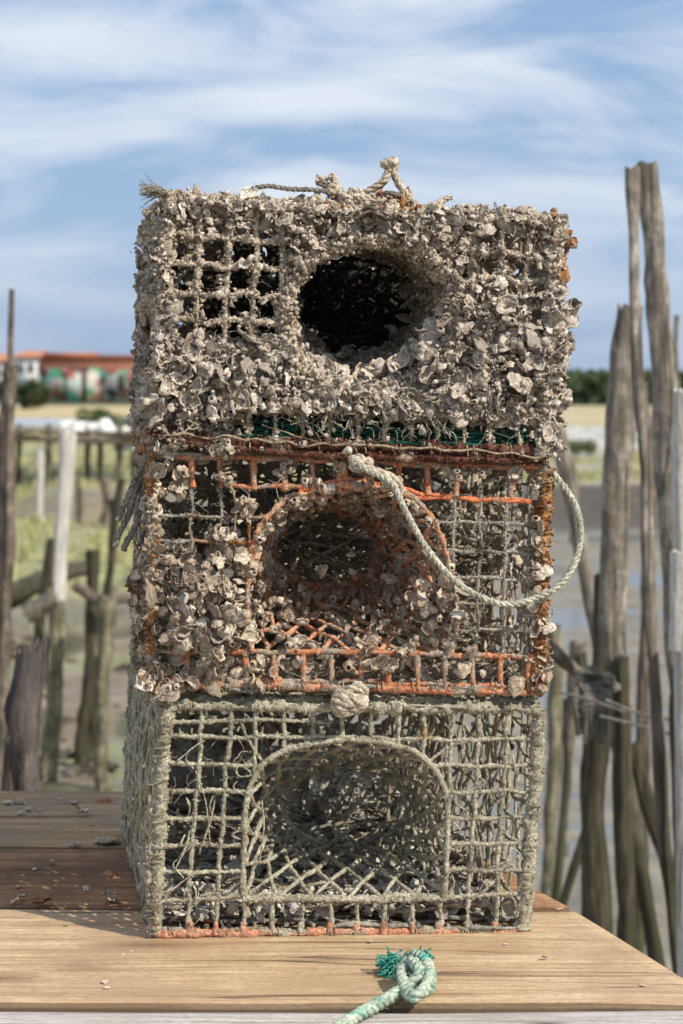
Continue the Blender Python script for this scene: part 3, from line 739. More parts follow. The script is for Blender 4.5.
for yl, yr in [(236, 254), (264, 282), (292, 308), (320, 334), (347, 362), (375, 388), (402, 416)]:
    px_wire(C, nt1, [(166, yl), (345, (yl+yr)/2), (552, yr)], .0028, holeC, jit=1.8, **kw)
crumbs(nt1, 7000, .0006, .0022, .001)
nt1.build('front_netting', M_SILTC, rootC)
rg = MB(); q = chaikin(holeC)
tube(rg, np.array([C.face(x, y, .001) for x, y in q]), .0055, 9, .0024, .35, .35, jitter=.002); crumbs(rg, 3000, .001, .0035, .002); rg.build('entrance_ring', M_SILTC, rootC)
fn = MB(); SC = funnel(C, fn, holeC, (352, 301, 68, 60), .19, 26, 8, .0036, mode='diamond', rough=.25, lump=.25, sag=.004, step=.003); crumbs(fn, 8000, .0008, .003, .002); fn.build('entrance_funnel', M_SILTC, rootC)
for w_ in ('left', 'right'):
    sd = MB(); side_grid(C, sd, w_, 14, 9, .0034, lump=.35); sd.build('side_netting', M_SILTC, rootC)
sd = MB(); side_grid(C, sd, 'top', 14, 14, .0034, lump=.35); sd.build('top_netting', M_SILTC, rootC)
sd = MB(); side_grid(C, sd, 'back', 14, 9, .0032, lump=.35); sd.build('back_netting', M_SILTB, rootC)
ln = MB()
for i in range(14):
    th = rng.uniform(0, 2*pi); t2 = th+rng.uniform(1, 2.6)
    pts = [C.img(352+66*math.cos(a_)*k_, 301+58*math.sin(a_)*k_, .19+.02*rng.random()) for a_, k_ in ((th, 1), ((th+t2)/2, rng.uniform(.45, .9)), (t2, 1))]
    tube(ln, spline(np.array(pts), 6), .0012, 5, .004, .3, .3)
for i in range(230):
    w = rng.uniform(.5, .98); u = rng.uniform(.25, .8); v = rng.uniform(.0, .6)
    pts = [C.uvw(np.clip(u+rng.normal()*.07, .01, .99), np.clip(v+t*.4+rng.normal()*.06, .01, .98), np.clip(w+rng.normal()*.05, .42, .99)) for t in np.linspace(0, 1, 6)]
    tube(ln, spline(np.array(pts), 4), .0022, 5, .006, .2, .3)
ln.build('loose_netting', M_BLACKNET, rootC)  # black net strands, packed in to deepen the dark inside the opening
shC = Shells(17000)
gx = lambda y: [201-(y-203)*.045+k*27.4 for k in range(13)]
def densC(x, y):
    if inside(holeC, x, y): return 0
    if 408 < y-(x-160)*.03 < 452: return .10 if 235 < x < 535 else .9
    if 172 < x < 288 and 222 < y < 338:
        near = min(abs(x-(g)) for g in gx(y)) < 5 or min(abs(y-q-(x-166)*.045) for q in (236, 264, 292, 320)) < 5
        return .13 if near else .0
    if 462 < x < 545 and 228 < y < 312:
        near = min(abs(x-(g)) for g in gx(y)) < 6 or min(abs(y-q-(x-166)*.045) for q in (236, 264, 292)) < 6
        return .25 if near else .0
    return 1
n_ = 0
while n_ < 2100:
    x = rng.uniform(157, 560); y = rng.uniform(200, 450); yy = y+(x-166)*.05*(1 if y < 400 else .5)
    if yy > 452: continue
    d = densC(x, yy)
    if rng.random() > d: continue
    s_ = (.0032+.0090*rng.random()**2.3)*(1.35 if rng.random() < .05 else 1)
    if d < .5: s_ *= .6
    if rng.random() < .13: shC.add(C.face(x, yy, rng.uniform(.002, .012)), rng.uniform(.0022, .0046), (0, -1, .1), .9, 'b', tone=-.22)
    else: shC.add(C.face(x, yy, rng.uniform(-.014, .012)), s_, (rng.normal()*.3, -1, .25), 1.0, 's', True, tone=.0)
    n_ += 1
cluster(shC, C, 372, 400, 110, 14, 150, .004, .0115, -.02, .018, spread=1.1)
cluster(shC, C, 480, 350, 60, 50, 120, .0045, .0125, -.01, .020, spread=1.1)
cluster(shC, C, 215, 385, 55, 35, 110, .0045, .0125, -.01, .020, spread=1.1)
cluster(shC, C, 550, 350, 12, 60, 60, .006, .013, -.02, .012, spread=1.2)
cluster(shC, C, 556, 260, 5, 35, 24, .004, .008, -.01, .008)
for (x, y, s_) in [(571, 312, .012), (568, 316, .011), (561, 348, .012), (556, 380, .011), (562, 398, .010), (553, 425, .010), (560, 335, .011), (566, 352, .009)]:
    for k in range(3): shC.add(C.face(x+rng.normal()*3, y+rng.normal()*3, rng.uniform(-.02, .006)), s_, (.5, -1, .2), 1.0, 's', True)
for i in range(900):
    th = rng.uniform(0, 2*pi); t = rng.random()**1.1; ox = 372+87*math.cos(th); oy = 317+78*math.sin(th); e = t**.8
    if math.sin(th) < -.2 and rng.random() < .35: continue
    x = ox*(1-e)+(352+68*math.cos(th))*e; y = oy*(1-e)+(301+60*math.sin(th))*e
    shC.add(C.img(x, y, .19*t**1.15+rng.uniform(-.004, .008)), rng.uniform(.004, .0115), (0, -1, .1), 1.1, tone=-.1)  # funnel shells toned darker, painting in the shade of the recess
for i in range(680):
    shC.add(C.uvw(0, rng.uniform(0, 1), rng.uniform(0, .97))-[rng.uniform(-.004, .010), 0, 0], rng.uniform(.004, .012), (-1, -.3, 0), 1.0, 's', False, tone=-.05)
for v0, s0, n0 in ((.25, .35, 14), (.5, .15, 14), (.80, .12, 42), (.88, .10, 30)):
    for k in range(n0): shC.add(C.uvw(0, v0+rng.normal()*.05, s0+rng.normal()*.1)-[rng.uniform(.0, .020), 0, 0], rng.uniform(.006, .013), (-1, -.4, 0), 1.0)
for i in range(420): shC.add(C.uvw(1, rng.uniform(0, 1), rng.uniform(0, .97))+[rng.uniform(-.004, .008), 0, 0], rng.uniform(.004, .011), (1, -.3, 0), 1.0)
for i in range(560): shC.add(C.uvw(rng.uniform(0, 1), 0, rng.uniform(0, .97))+[0, 0, rng.uniform(-.010, .003)], rng.uniform(.004, .010), (0, 0, 1), 1.0)
for i in range(150): shC.add(C.uvw(rng.uniform(0, 1), 0, rng.uniform(-.02, .1))+[0, 0, rng.uniform(-.004, .007)], rng.uniform(.004, .008), (0, -.6, 1), 1.0, 'b' if rng.random() < .5 else 's', True)
for c_ in (240, 315, 385, 440, 470, 300, 350): 
    for k in range(9): shC.add(C.face(c_+rng.normal()*9, 198+(c_-168)*.057+rng.normal()*4, rng.uniform(-.01, .006)), rng.uniform(.005, .0105), (0, -.8, .7), .9, 's', True)
for i in range(1250): 
    u = rng.uniform(0, 1); v = rng.uniform(0, 1)
    if u < .36 and .42 < v < .58 and rng.random() < .6: continue
    shC.add(C.uvw(u, v, .95+.05*rng.random()), rng.uniform(.006, .013), (0, -1, 0), .8, tone=-.1)
for i in range(200): shC.add(C.uvw(rng.uniform(0, 1), 1, rng.uniform(0.08, .97)), rng.uniform(.004, .010), (0, 0, 1), .9, tone=-.1)
for i in range(95):   # ragged inner lip
    th = rng.uniform(0, 2*pi); q_ = rng.uniform(.82, 1.06)
    shC.add(C.img(352+68*q_*math.cos(th), 301+60*q_*math.sin(th), .17+.03*rng.random()), rng.uniform(.005, .013), (0, -1, .1), 1.2, tone=-.05)
for i in range(60):
    th = rng.uniform(.15, 2.9); shC.add(C.img(360+75*math.cos(th), 308+66*math.sin(th), rng.uniform(.02, .13)), rng.uniform(.008, .0135), (0, -1, .5), 1.0, tone=.1)  # large lower funnel shells toned lighter, as if sunlit
shC.build(rootC, M_SHELL_C, 100)
fb = MB()
def pC():
    while True:
        x, y = rng.uniform(165, 555), rng.uniform(215, 445)
        if not inside(holeC, x, y): return C.face(x, y, .004)
strands(fb, pC, 220, .026, .0003)
strands(fb, lambda: C.face(rng.uniform(290, 450), rng.uniform(385, 430), .008), 120, .03, .0007)
fb.build('dried_algae', M_FIBRE, rootC)['kind'] = 'stuff'
for x in range(170, 540, 37): lash_part(rootC, C.face(x, 443+(x-156)*.025, .002), C.face(x+12, 443+(x-156)*.025, .002), .0072, 1.3, .0007, 1.5)
lc = MB()
px_wire(C, lc, [(156, 420), (172, 438), (185, 440)], .0016, None, off=.008, seg=6, step=.003, rough=.1, lump=.1)
px_wire(C, lc, [(196, 421), (180, 436), (172, 446)], .0014, None, off=.008, seg=6, step=.003, rough=.1, lump=.1)
px_wire(C, lc, [(165, 436), (200, 438), (250, 440), (300, 444), (380, 446), (450, 447), (540, 456)], .0013, None, off=.010, jit=1.5, seg=6, step=.003, rough=.1, lump=.1)
px_wire(C, lc, [(262, 423), (300, 438), (330, 444)], .0007, None, off=.008, seg=5, step=.003, rough=.1, lump=.1)
lc.build('loose_cord', M_CORD, rootC)
# ropes and knots on top
tr = MB()
rope(tr, spline(np.array([C.face(x, y, o) for x, y, o in [(248, 198, -.01), (253, 189, -.005), (268, 186, 0), (290, 189, 0), (318, 190, 0), (330, 193, 0)]]), 10), .0026, fuzz=30)
rope(tr, spline(np.array([C.face(x, y, o) for x, y, o in [(376, 197, 0), (385, 193, 0), (400, 195, .0), (408, 203, .0)]]), 10), .0026)
tr.build('thin_rope', M_GROPE, rootC)
kn = MB()
knot_ball(kn, C.face(391, 163, -.01), .006, .0038, 4, (1.2, 1, 1), 5)
for pts, r_ in (([(390, 166), (386, 178), (372, 188), (356, 196), (346, 205)], .0042), ([(390, 166), (384, 180), (376, 192), (374, 205)], .0046), ([(392, 168), (398, 182), (408, 196), (415, 205)], .0042), ([(392, 168), (401, 186), (404, 200)], .0036),
                ([(318, 177), (326, 184), (334, 196), (338, 208)], .005), ([(331, 174), (336, 184), (342, 198)], .005), ([(408, 186), (411, 196), (404, 204)], .0025), ([(425, 207), (436, 203), (444, 199), (452, 196)], .0036)):
    rope(kn, spline(np.array([C.face(x, y, -.008+.004*rng.normal()) for x, y in pts]), 8), r_*.85, fuzz=25)
knot_ball(kn, C.face(322, 181, -.008), .004, .003, 3, (1.2, 1, 1), 6); knot_ball(kn, C.face(334, 190, -.008), .006, .004, 3, (1.2, 1, 1), 8)
knot_ball(kn, C.face(378, 200, -.006), .006, .0045, 3, (1.2, 1, 1), 9)
for k in range(7):
    x, y = 345+k*5, 197+rng.normal()*3
    knot_ball(kn, C.face(x, y+4, .0), .005, .0035, 2, (1.2, 1, 1), 20+k)
kn.build('rope_knot', M_SILTC, rootC)
tf = MB()   # frayed tuft at the top left corner
for k in range(170):
    a = rng.normal(.05, .17); L_ = rng.uniform(8, 34); p0 = (172, 194)
    tube(tf, spline(np.array([C.face(p0[0]+rng.normal()*1.5, p0[1]+rng.normal()*2, 0), C.face(p0[0]-L_*.5, p0[1]-L_*.5*math.sin(a)-1, rng.normal()*.003), C.face(p0[0]-L_*math.cos(a), p0[1]-L_*math.sin(a)-1-rng.random()*3+.010*L_*L_*rng.normal()*.4, rng.normal()*.006)]), 4), .00035, 4, None, .1, .1, cap=False)
rope(tf, np.array([C.face(186, 198, 0), C.face(160, 192, 0)]), .0035)
tf.build('frayed_rope_end', M_FIBRE, rootC)
# brown weed cushions and a rusty bracket on the top bar
for (x, y, r_) in ((335, 212, .012), (395, 205, .010), (548, 222, .010), (558, 240, .010), (500, 217, .008), (182, 203, .008)):
    wm = MB()
    for k in range(12): tube(wm, np.array([C.face(x+rng.normal()*6, y+rng.normal()*4, -.004), C.face(x+rng.normal()*6, y+rng.normal()*4, -.002)]), r_*.3, 7, .002, .2, .2)
    crumbs(wm, 260, .001, .004, .003); wm.build('rusty_weed', M_RUST, rootC)
wm = MB()
tube(wm, np.array([C.face(563, y, -.006) for y in np.linspace(222, 290, 8)]), .0065, 10, .003, .35, .3, jitter=.002)
wm.build('rusty_weed', M_RUST, rootC)

# ======================= table =======================
def edge_x(Y): return .253-(Y-2.142)*.3214     # the slanting right end
wood1 = wood_mat('plank_tan', [(.30, (.26,.16,.08)), (.43, (.44,.305,.175)), (.56, (.56,.41,.25)), (.72, (.68,.53,.36))], (2.6, 70, 70), (.37,.235,.135), .6, cracks=.55, bd=.0012)
wood2 = wood_mat('plank_grey', [(.25, (.30,.27,.24)), (.5, (.50,.46,.42)), (.8, (.60,.57,.53))], (3.2, 62, 62), (.36,.32,.28), .5, cracks=.5, bd=.0012)
wood3 = wood_mat('plank_dark_red', [(.3, (.15,.07,.035)), (.5, (.33,.18,.10)), (.7, (.50,.31,.18))], (2.6, 60, 60), (.15,.10,.065), .8, cracks=.6, rough=.55, bd=.0012)  # darker, redder board colour
wood3.node_tree.nodes['Principled BSDF'].inputs['Specular IOR Level'].default_value = .12
wood4 = wood_mat('plank_brown', [(.3, (.19,.11,.055)), (.5, (.38,.25,.14)), (.7, (.50,.36,.22))], (2.6, 60, 60), (.25,.20,.14), .7, cracks=.6, bd=.0012)
for _w in (wood3, wood4): _w.node_tree.nodes['Principled BSDF'].inputs['Specular IOR Level'].default_value = .08; _w.node_tree.nodes['Principled BSDF'].inputs['Roughness'].default_value = .9
tbl = empty('wooden_table', (0, 2.2, -1.3), 'rough timber table of wide boards carrying the three stacked traps', 'table')
def plank(y0, y1, mat, ztop, label, slope=0.0, x0=-1.6, thick=.045, n=110):
    """board with a worn, slightly wavy top, front edge at y0 (drifts by slope)"""
    mb = MB(); cr = np.array([0, .004, .012, .05, .25, .5, .75, .95, .988, .996, 1.0])
    X = np.linspace(0, 1, n); V = []
    w0 = smooth_rand(n, 6)*.0012; w1 = smooth_rand(n, 6)*.0012
    for i, t in enumerate(X):
        for c in cr:
            xa = x0+t*(edge_x(y0+(y1-y0)*c)-x0)
            y = y0+(y1-y0)*c+slope*(xa)+w0[i]*(1-c)+w1[i]*c
            ed = min(c, 1-c)*(y1-y0); z = ztop-(.004*max(0, 1-ed/.004))+.0008*math.sin(xa*9+c*5)+.0006*math.sin(c*17+xa)
            V.append((xa, y, z))
    V = np.array(V); m = len(cr); base = len(V)
    Bv = V.copy(); Bv[:, 2] = ztop-thick
    F = []
    for i in range(n-1):
        for j in range(m-1):
            a = i*m+j; F.append([a, a+m, a+m+1, a+1]); F.append([base+a, base+a+1, base+a+m+1, base+a+m])
        a = i*m; F.append([a, base+a, base+a+m, a+m]); a = i*m+m-1; F.append([a, a+m, base+a+m, base+a])
    for j in range(m-1):
        F.append([j, j+1, base+j+1, base+j]); a = (n-1)*m+j; F.append([a, base+a, base+a+1, a+1])
    mb.add(np.vstack([V, Bv]), np.array(F)); o = mb.build('plank', mat, tbl); o['label'] = label; return o
plank(1.55, 1.813, wood2, -.002, 'greyish board at the front edge of the table', .004)
plank(1.821, 2.150, wood1, 0, 'wide sunlit tan board under the front of the traps', -.012)
plank(2.159, 2.440, wood3, -.001, 'dark reddish brown board behind the tan one', -.012)
plank(2.449, 2.795, wood4, -.003, 'weathered brown board at the back of the table', -.008)
for x0, y0 in ((-1.5, 1.65), (-1.5, 2.6), (.26, 1.66), (-.02, 2.6)):
    mb = MB(); tube(mb, np.array([(x0, y0, -1.45), (x0, y0, -.13)]), .06, 12, .03, .03, .05); mb.build('leg', wood4, tbl)
mb = MB(); box(mb, (-1.6, 1.62, -.127), (.30, 1.69, -.048)); box(mb, (-1.6, 2.57, -.127), (.04, 2.64, -.049)); mb.build('cross_beam', wood4, tbl)

# knotted teal rope on the table
kn = empty('knotted_rope', tuple(P(410, 985, 1.88)*[1, 1, 0]), 'pale green rope with a fat knot and frayed teal end lying on the tan board', 'rope')
def T2(px, py, z):   # point on the table plane raised by z
    Y = (EYE-z)*FPX/(py-HY); return np.array([(px-CX)*Y/FPX, Y, z])
mb = MB()
rp = [T2(318, 1043, .006), T2(350, 1020, .0065), T2(380, 1003, .007), T2(402, 990, .009), T2(414, 982, .014), T2(420, 972, .022), T2(412, 962, .024), T2(403, 968, .018), T2(404, 985, .012), T2(412, 996, .012), T2(424, 990, .016), T2(430, 975, .020), T2(424, 960, .022), T2(410, 956, .018),
      T2(405, 975, .007), T2(418, 992, .006), T2(430, 985, .010), T2(427, 965, .012), T2(414, 957, .008), T2(400, 962, .007), T2(394, 966, .007)]
rp_table = rp
rope(mb, spline(np.array(rp), 16), .0057, pitch=.028, fuzz=160, seg=9)
rko = mb.build('knot', M_TEAL, kn)
mb = MB()
for k in range(420):
    side = rng.random() < .85
    p0 = T2(397, 966, .009) if side else T2(424, 958, .02)
    d = np.array([-rng.uniform(.1, 1), rng.normal()*.55+.25, rng.normal()*.45+.1]) if side else np.array([rng.normal()*.4+.4, rng.normal()*.3, .8])
    L_ = rng.uniform(.006, .020) if side else rng.uniform(.004, .009); q = p0+rng.standard_normal(3)*.003; pl = [q]; d /= np.linalg.norm(d)
    for _k in range(6): d = d+rng.standard_normal(3)*.55; d[2] -= .22; d /= np.linalg.norm(d); q = q+d*L_/5; q[2] = max(q[2], .0015); pl.append(q)
    tube(mb, spline(np.array(pl), 3), .0008, 4, None, .1, .1, cap=False)
mb.build('frayed_end', M_TEALF, rko)

# bits of shell and bark on the table
def chip(px, py, size_, label, group=None, mat=M_SHELL_B, tone=.15, name='shell_fragment', cat='shell'):
    size = size_*1.35
    p = T2(px, py, .0015+size*.16); v = MB(); i = int(rng.integers(0, 12)); M = rand_M((0, 0, 0), size, (0, 0, 1), .25); place_shell(v, 's', i, M, tone)
    o = v.build(name, mat); o.location = p; return tag(o, label, cat, group)
M_BARK = flat_mat('rust_flake', (.18,.07,.03), (.42,.2,.09), 90)
chip(108, 837, .013, 'largest grey oyster shell lying on the back boards left of the stack', tone=.1)
chip(112, 871, .011, 'ochre brown weed scrap on the dark board beside the bottom trap', mat=M_BARK, name='weed_scrap', cat='debris')
chip(40, 903, .009, 'orange brown flake at the front edge of the dark board', mat=M_BARK, name='bark_flake', cat='debris')
chip(105, 797, .009, 'reddish brown flake on the back board near the traps', mat=M_BARK, name='bark_flake', cat='debris')
chip(110, 899, .010, 'flat grey shell on the dark board just behind its front seam', tone=-.1)
for (x, y, s_) in [(73, 843, .0045), (20, 799, .007), (28, 807, .005), (80, 808, .006), (86, 812, .006), (20, 811, .004), (60, 800, .004), (40, 812, .005), (10, 800, .006), (75, 801, .005), (52, 862, .004), (22, 897, .0045), (16, 901, .004), (85, 905, .002), (18, 885, .003), (88, 886, .005), (125, 932, .003),
                   (105, 980, .003), (107, 986, .0025), (132, 950, .0018), (123, 953, .0016), (545, 958, .0025), (643, 984, .002), (66, 925, .0018), (358, 991, .0016), (371, 942, .002), (560, 910, .003), (505, 943, .0018), (78, 842, .003), (50, 830, .003), (35, 868, .0025), (110, 820, .003), (92, 826, .003)]:
    chip(x, y, s_, 'small pale chip of broken shell scattered on the table boards', 'shell chips scattered on the table', tone=rng.uniform(-.1, .3))

# ======================= ground and water =======================
def vnoise(x, y, seed=0):
    def h(i, j): 
        a = np.sin(i*127.1+j*311.7+seed*74.7)*43758.5453; return a-np.floor(a)
    i = np.floor(x); j = np.floor(y); fx = x-i; fy = y-j; fx = fx*fx*(3-2*fx); fy = fy*fy*(3-2*fy)
    return (h(i, j)*(1-fx)+h(i+1, j)*fx)*(1-fy)+(h(i, j+1)*(1-fx)+h(i+1, j+1)*fx)*fy
def fbm(x, y, seed=0, o=4):
    s = 0; a = .5; 
    for k in range(o): s = s+a*vnoise(x*2**k, y*2**k, seed+k); a *= .5
    return s/(1-.5**o)
GZ = -1.30
def sstep(a, b, x): t = np.clip((x-a)/(b-a), 0, 1); return t*t*(3-2*t)
def side(X, Y):     # 0 left marsh .. 1 right channel
    return sstep(-.035, .02, X/np.maximum(Y, 1.)+.03*(fbm(Y*.1, X*0+3, 5)-.5))
def height(X, Y):
    s = side(X, Y)
    near = GZ+.10*(fbm(X*1.3, Y*1.3, 1)-.5)+.05*(fbm(X*6, Y*6, 2)-.5)
    ch = near-.035
    bank = sstep(27.0, 28.5, Y+1.5*(fbm(X*.5, Y*0, 9)-.5))
    right = ch*(1-bank)+bank*(GZ+.42+.14*(fbm(X*.6, Y*.6, 3)-.5))
    hump = sstep(12.5, 15.5, Y)*(.16+.30*sstep(.45, .65, fbm(X*.33, Y*.22, 7)))
    left = near+hump
    z = left*(1-s)+right*s
    far = sstep(60, 110, Y); z = z*(1-far)+far*(GZ+.05)
    return z
def gcol(X, Y):
    c = np.zeros(X.shape+(3,))
    def put(m, col): 
        nonlocal c
        c = c*(1-m[..., None])+m[..., None]*np.array(col)
    s = side(X, Y); n1 = fbm(X*2.2, Y*2.2, 21); n2 = fbm(X*.5, Y*.35, 22); n3 = fbm(X*.12, Y*.06, 23)
    mud = np.array([.205, .18, .135]); c[:] = mud
    c *= (.8+.45*n1)[..., None]
    # left: green marsh on the humps, brown mud in the gaps
    put((1-s)*sstep(8.8, 11, Y)*sstep(.46, .6, n1)*.55*(Y < 17), (.12, .12, .055))
    g = (1-s)*sstep(14.5, 16, Y)*sstep(.36, .5, n2+.12*sstep(16, 20, Y))
    put(g, (.34, .33, .15)); put(g*sstep(.5, .7, n1)*.6, (.20, .21, .09))
    put((1-s)*sstep(15, 20, Y)*sstep(.55, .68, fbm(X*1.1, Y*.8, 31))*.7, (.11, .085, .06))
    put((1-s)*sstep(23.5, 24.5, Y+1.2*n1)*(1-sstep(27, 28.5, Y+1.2*n1))*.85, (.20, .155, .10)); put((1-s)*sstep(34, 35, Y+3*n1)*(1-sstep(38, 40, Y+3*n1))*sstep(.4, .55, n2), (.10, .10, .045))
    put((1-s)*(1-sstep(14, 15, Y)), (.20, .155, .10)); put((1-s)*(1-sstep(14, 15, Y))*sstep(.45, .6, n1)*.7, (.31, .26, .18)); put((1-s)*(1-sstep(14, 15, Y))*sstep(.50, .62, fbm(X*3, Y*2, 61)), (.085, .08, .035)); put((1-s)*(1-sstep(14, 15, Y))*sstep(.52, .64, fbm(X*2, Y*1.5, 63))*.8, (.20, .21, .09))
    put((1-s)*sstep(60, 70, Y)*.7, (.36, .32, .24))
    # right bank
    r = s*sstep(27, 28, Y)
    put(s*sstep(25.5, 26.5, Y)*(1-sstep(28.6, 29.2, Y)), (.09, .075, .055))  # dark strip paints the bank edge's shadow into the ground colour
    put(r*sstep(28.6, 29.2, Y), (.34, .30, .21)); put(r*sstep(29, 31, Y)*sstep(.42, .58, n2), (.25, .26, .12))
    put(s*sstep(44, 47, Y), (.34, .31, .25)); n5 = fbm(X*3.1, Y*.8, 77); put(s*sstep(44, 47, Y)*sstep(.42, .56, n5), (.62, .60, .55)); put(s*sstep(44, 47, Y)*sstep(.60, .68, fbm(X*2.0, Y*.5, 79))*.7, (.22, .22, .12))
    put(sstep(70, 78, Y+10*(n3-.5))*s, (.48, .38, .19)); put(s*sstep(70, 78, Y)*sstep(.5, .65, fbm(X*.3, Y*.12, 91))*.6, (.34, .32, .14)); put(sstep(100, 120, Y)*(1-s), (.50, .38, .17))
    put(sstep(75, 80, Y)*(1-sstep(100, 110, Y))*(1-s)*(X < -8), (.36, .42, .5))
    put(sstep(165, 185, Y), (.06, .09, .03))
    return c
ux = np.linspace(-9.0, 9.0, 560); gxs = .2*np.sinh(ux)
uy = np.linspace(-5.2, 6.6, 760); gys = 12+2.6*np.sinh(uy)
XX, YY = np.meshgrid(gxs, gys); ZZ = height(XX, YY)
me = bpy.data.meshes.new('ground'); V = np.stack([XX, YY, ZZ], -1).reshape(-1, 3); nx, ny = len(gxs), len(gys)
ii, jj = np.meshgrid(np.arange(ny-1), np.arange(nx-1), indexing='ij'); a = (ii*nx+jj).ravel(); F = np.stack([a, a+1, a+nx+1, a+nx], 1)
me.vertices.add(len(V)); me.vertices.foreach_set('co', V.ravel()); me.loops.add(F.size); me.loops.foreach_set('vertex_index', F.ravel().astype(np.int32))
me.polygons.add(len(F)); me.polygons.foreach_set('loop_start', (np.arange(len(F))*4).astype(np.int32)); me.polygons.foreach_set('loop_total', np.full(len(F), 4, np.int32)); me.polygons.foreach_set('use_smooth', np.ones(len(F), bool))
me.update(calc_edges=True)
ca = me.color_attributes.new('gcol', 'FLOAT_COLOR', 'POINT'); cc = gcol(XX, YY).reshape(-1, 3); ca.data.foreach_set('color', np.hstack([cc, np.ones((len(cc), 1))]).astype(np.float32).ravel())
go = bpy.data.objects.new('ground', me); COL.objects.link(go); go['kind'] = 'structure'
m, nt, b = new_mat('tidal_ground'); v = coords(nt)
c = attr(nt, 'gcol').outputs['Color']
c = mix(nt, .75, c, ramp(nt, noise(nt, v, 5, 8, .7), [(.3, .5), (.7, 1.45)]), 'MULTIPLY')
nt.links.new(c, b.inputs['Base Color'])
nt.links.new(ramp(nt, noise(nt, v, .9, 4, .6), [(.42, .38), (.6, .8)]), b.inputs['Roughness'])
bump(nt, b, noise(nt, v, 14, 6, .7), .5, .04); me.materials.append(m)
# water sheet in the channel
mb = MB(); mb.add([(-2.5, -6, 0), (60, -6, 0), (60, 29, 0), (-2.5, 29, 0)], [[0, 1, 2, 3]]); wo = mb.build('water', None, smooth=False); wo.location = (0, 0, GZ-.052); wo['kind'] = 'structure'
m, nt, b = new_mat('shallow_water'); b.inputs['Base Color'].default_value = (.12, .115, .09, 1); b.inputs['Roughness'].default_value = .16; b.inputs['IOR'].default_value = 1.33
b.inputs['Specular IOR Level'].default_value = .8
bump(nt, b, noise(nt, coords(nt), 9, 3, .5), .12, .02); wo.data.materials.append(m)

# grass: blades on the marsh humps (left) and the far bank (right)
mb = MB(); nb = 26000
gx_ = []; 
Yb = rng.uniform(15.0, 60, nb*2); Xb = Yb*rng.uniform(-.26, .22, nb*2)
s_ = side(Xb, Yb); n2 = fbm(Xb*.5, Yb*.35, 22)
nb1 = fbm(Xb*2.2, Yb*2.2, 21)
keep = ((s_ < .5) & (n2+.12*sstep(16, 20, Yb) > .45) & ~((Yb+1.2*nb1 > 24) & (Yb+1.2*nb1 < 28)) & (fbm(Xb*1.6, Yb*1.0, 66) > .38)) | ((s_ > .5) & (Yb > 29.5) & (Yb < 46) & (n2 > .47))
Xb, Yb = Xb[keep][:nb], Yb[keep][:nb]; Zb = height(Xb, Yb); k = len(Xb)
hgt = rng.uniform(.05, .16, k)*(.7+.6*fbm(Xb*.9, Yb*.9, 40)); wd = rng.uniform(.012, .03, k); th = rng.uniform(0, pi, k); dx = np.cos(th)*wd; dy = np.sin(th)*wd; lx = rng.normal(0, .05, k)
Vg = np.stack([np.stack([Xb-dx, Yb-dy, Zb-.02], 1), np.stack([Xb+dx, Yb+dy, Zb-.02], 1), np.stack([Xb+lx, Yb, Zb+hgt], 1)], 1).reshape(-1, 3)
mb.add(Vg, np.arange(3*k).reshape(-1, 3)); go2 = mb.build('marsh_grass', flat_mat('marsh_grass', (.26,.26,.105), (.47,.45,.22), .8), smooth=False)
tag(go2, 'pale green marsh grass covering the mud humps across the channel', 'grass', kind='stuff')

# far pine wood on the horizon
M_LEAF = flat_mat('pine_foliage', (.022,.04,.014), (.07,.10,.035), .7)
M_LEAF2 = flat_mat('bush_foliage', (.05,.08,.02), (.14,.17,.05), 1.5)
def leaf_cloud(mb, c, R, n, ls):
    q = rng.standard_normal((n, 3)); q /= np.linalg.norm(q, axis=1)[:, None]; q *= rng.random((n, 1))**.35*np.array(R); q += np.array(c)
    a = rng.standard_normal((n, 3))*ls; b_ = rng.standard_normal((n, 3))*ls
    mb.add(np.stack([q-a, q+b_, q+a, q-b_], 1).reshape(-1, 3), np.arange(4*n).reshape(-1, 4))
mb = MB()
for i in range(760):
    Y = rng.uniform(182, 260); X = rng.uniform(-.85, .85)*Y
    if X < -.05*Y: Y += 110; X = X/(Y-110)*Y
    top = EYE+ (385-rng.normal(377, 2.2))*Y/FPX+.2*math.sin(X*.1)
    r_ = rng.uniform(1.2, 2.4); leaf_cloud(mb, (X, Y, top-r_*.6), (r_*1.5, r_*1.2, r_*.8), 90, .28); leaf_cloud(mb, (X, Y, GZ+.7), (r_*1.5, r_, .9), 26, .3)
tag(mb.build('pine_wood', M_LEAF, smooth=False), 'dark green wood along the horizon beyond the yellow field', 'trees', kind='stuff')

def bush(px, py, Y, R, label, mat=M_LEAF2, n=500, cat='bush'):
    X = P(px, py, Y)[0]; z = float(height(np.array([[X]]), np.array([[Y]]))[0, 0]); r = empty('bush', (X, Y, z), label, cat)
    m1 = MB(); 
    for k in range(5): leaf_cloud(m1, (X+rng.normal()*R*.5, Y+rng.normal()*R*.3, z+R*rng.uniform(.4, .7)), (R*.55, R*.5, R*.45), n//5, R*.07)
    m1.build('foliage', mat, r, smooth=False)
    m2 = MB(); 
    for k in range(4): tube(m2, np.array([(X, Y, z-.05), (X+rng.normal()*R*.4, Y+rng.normal()*R*.2, z+R*.6)]), R*.03, 5, .1, .1, .1)
    m2.build('stem', M_BARKW, r)
M_BARKW = flat_mat('bark', (.08,.06,.045), (.2,.16,.12), 20)
bush(29, 380, 150, 2.2, 'dark green bush beside the graffiti building under the white house', M_LEAF, 700)
bush(128, 425, 72, .6, 'low green bush below the right end of the graffiti building')
bush(95, 415, 78, .7, 'small green bush in front of the middle of the graffiti building')
bush(575, 470, 40, .35, 'small bush on the far bank just right of the stack')
bush(655, 468, 42, .4, 'bush on the far bank seen between the tall poles')

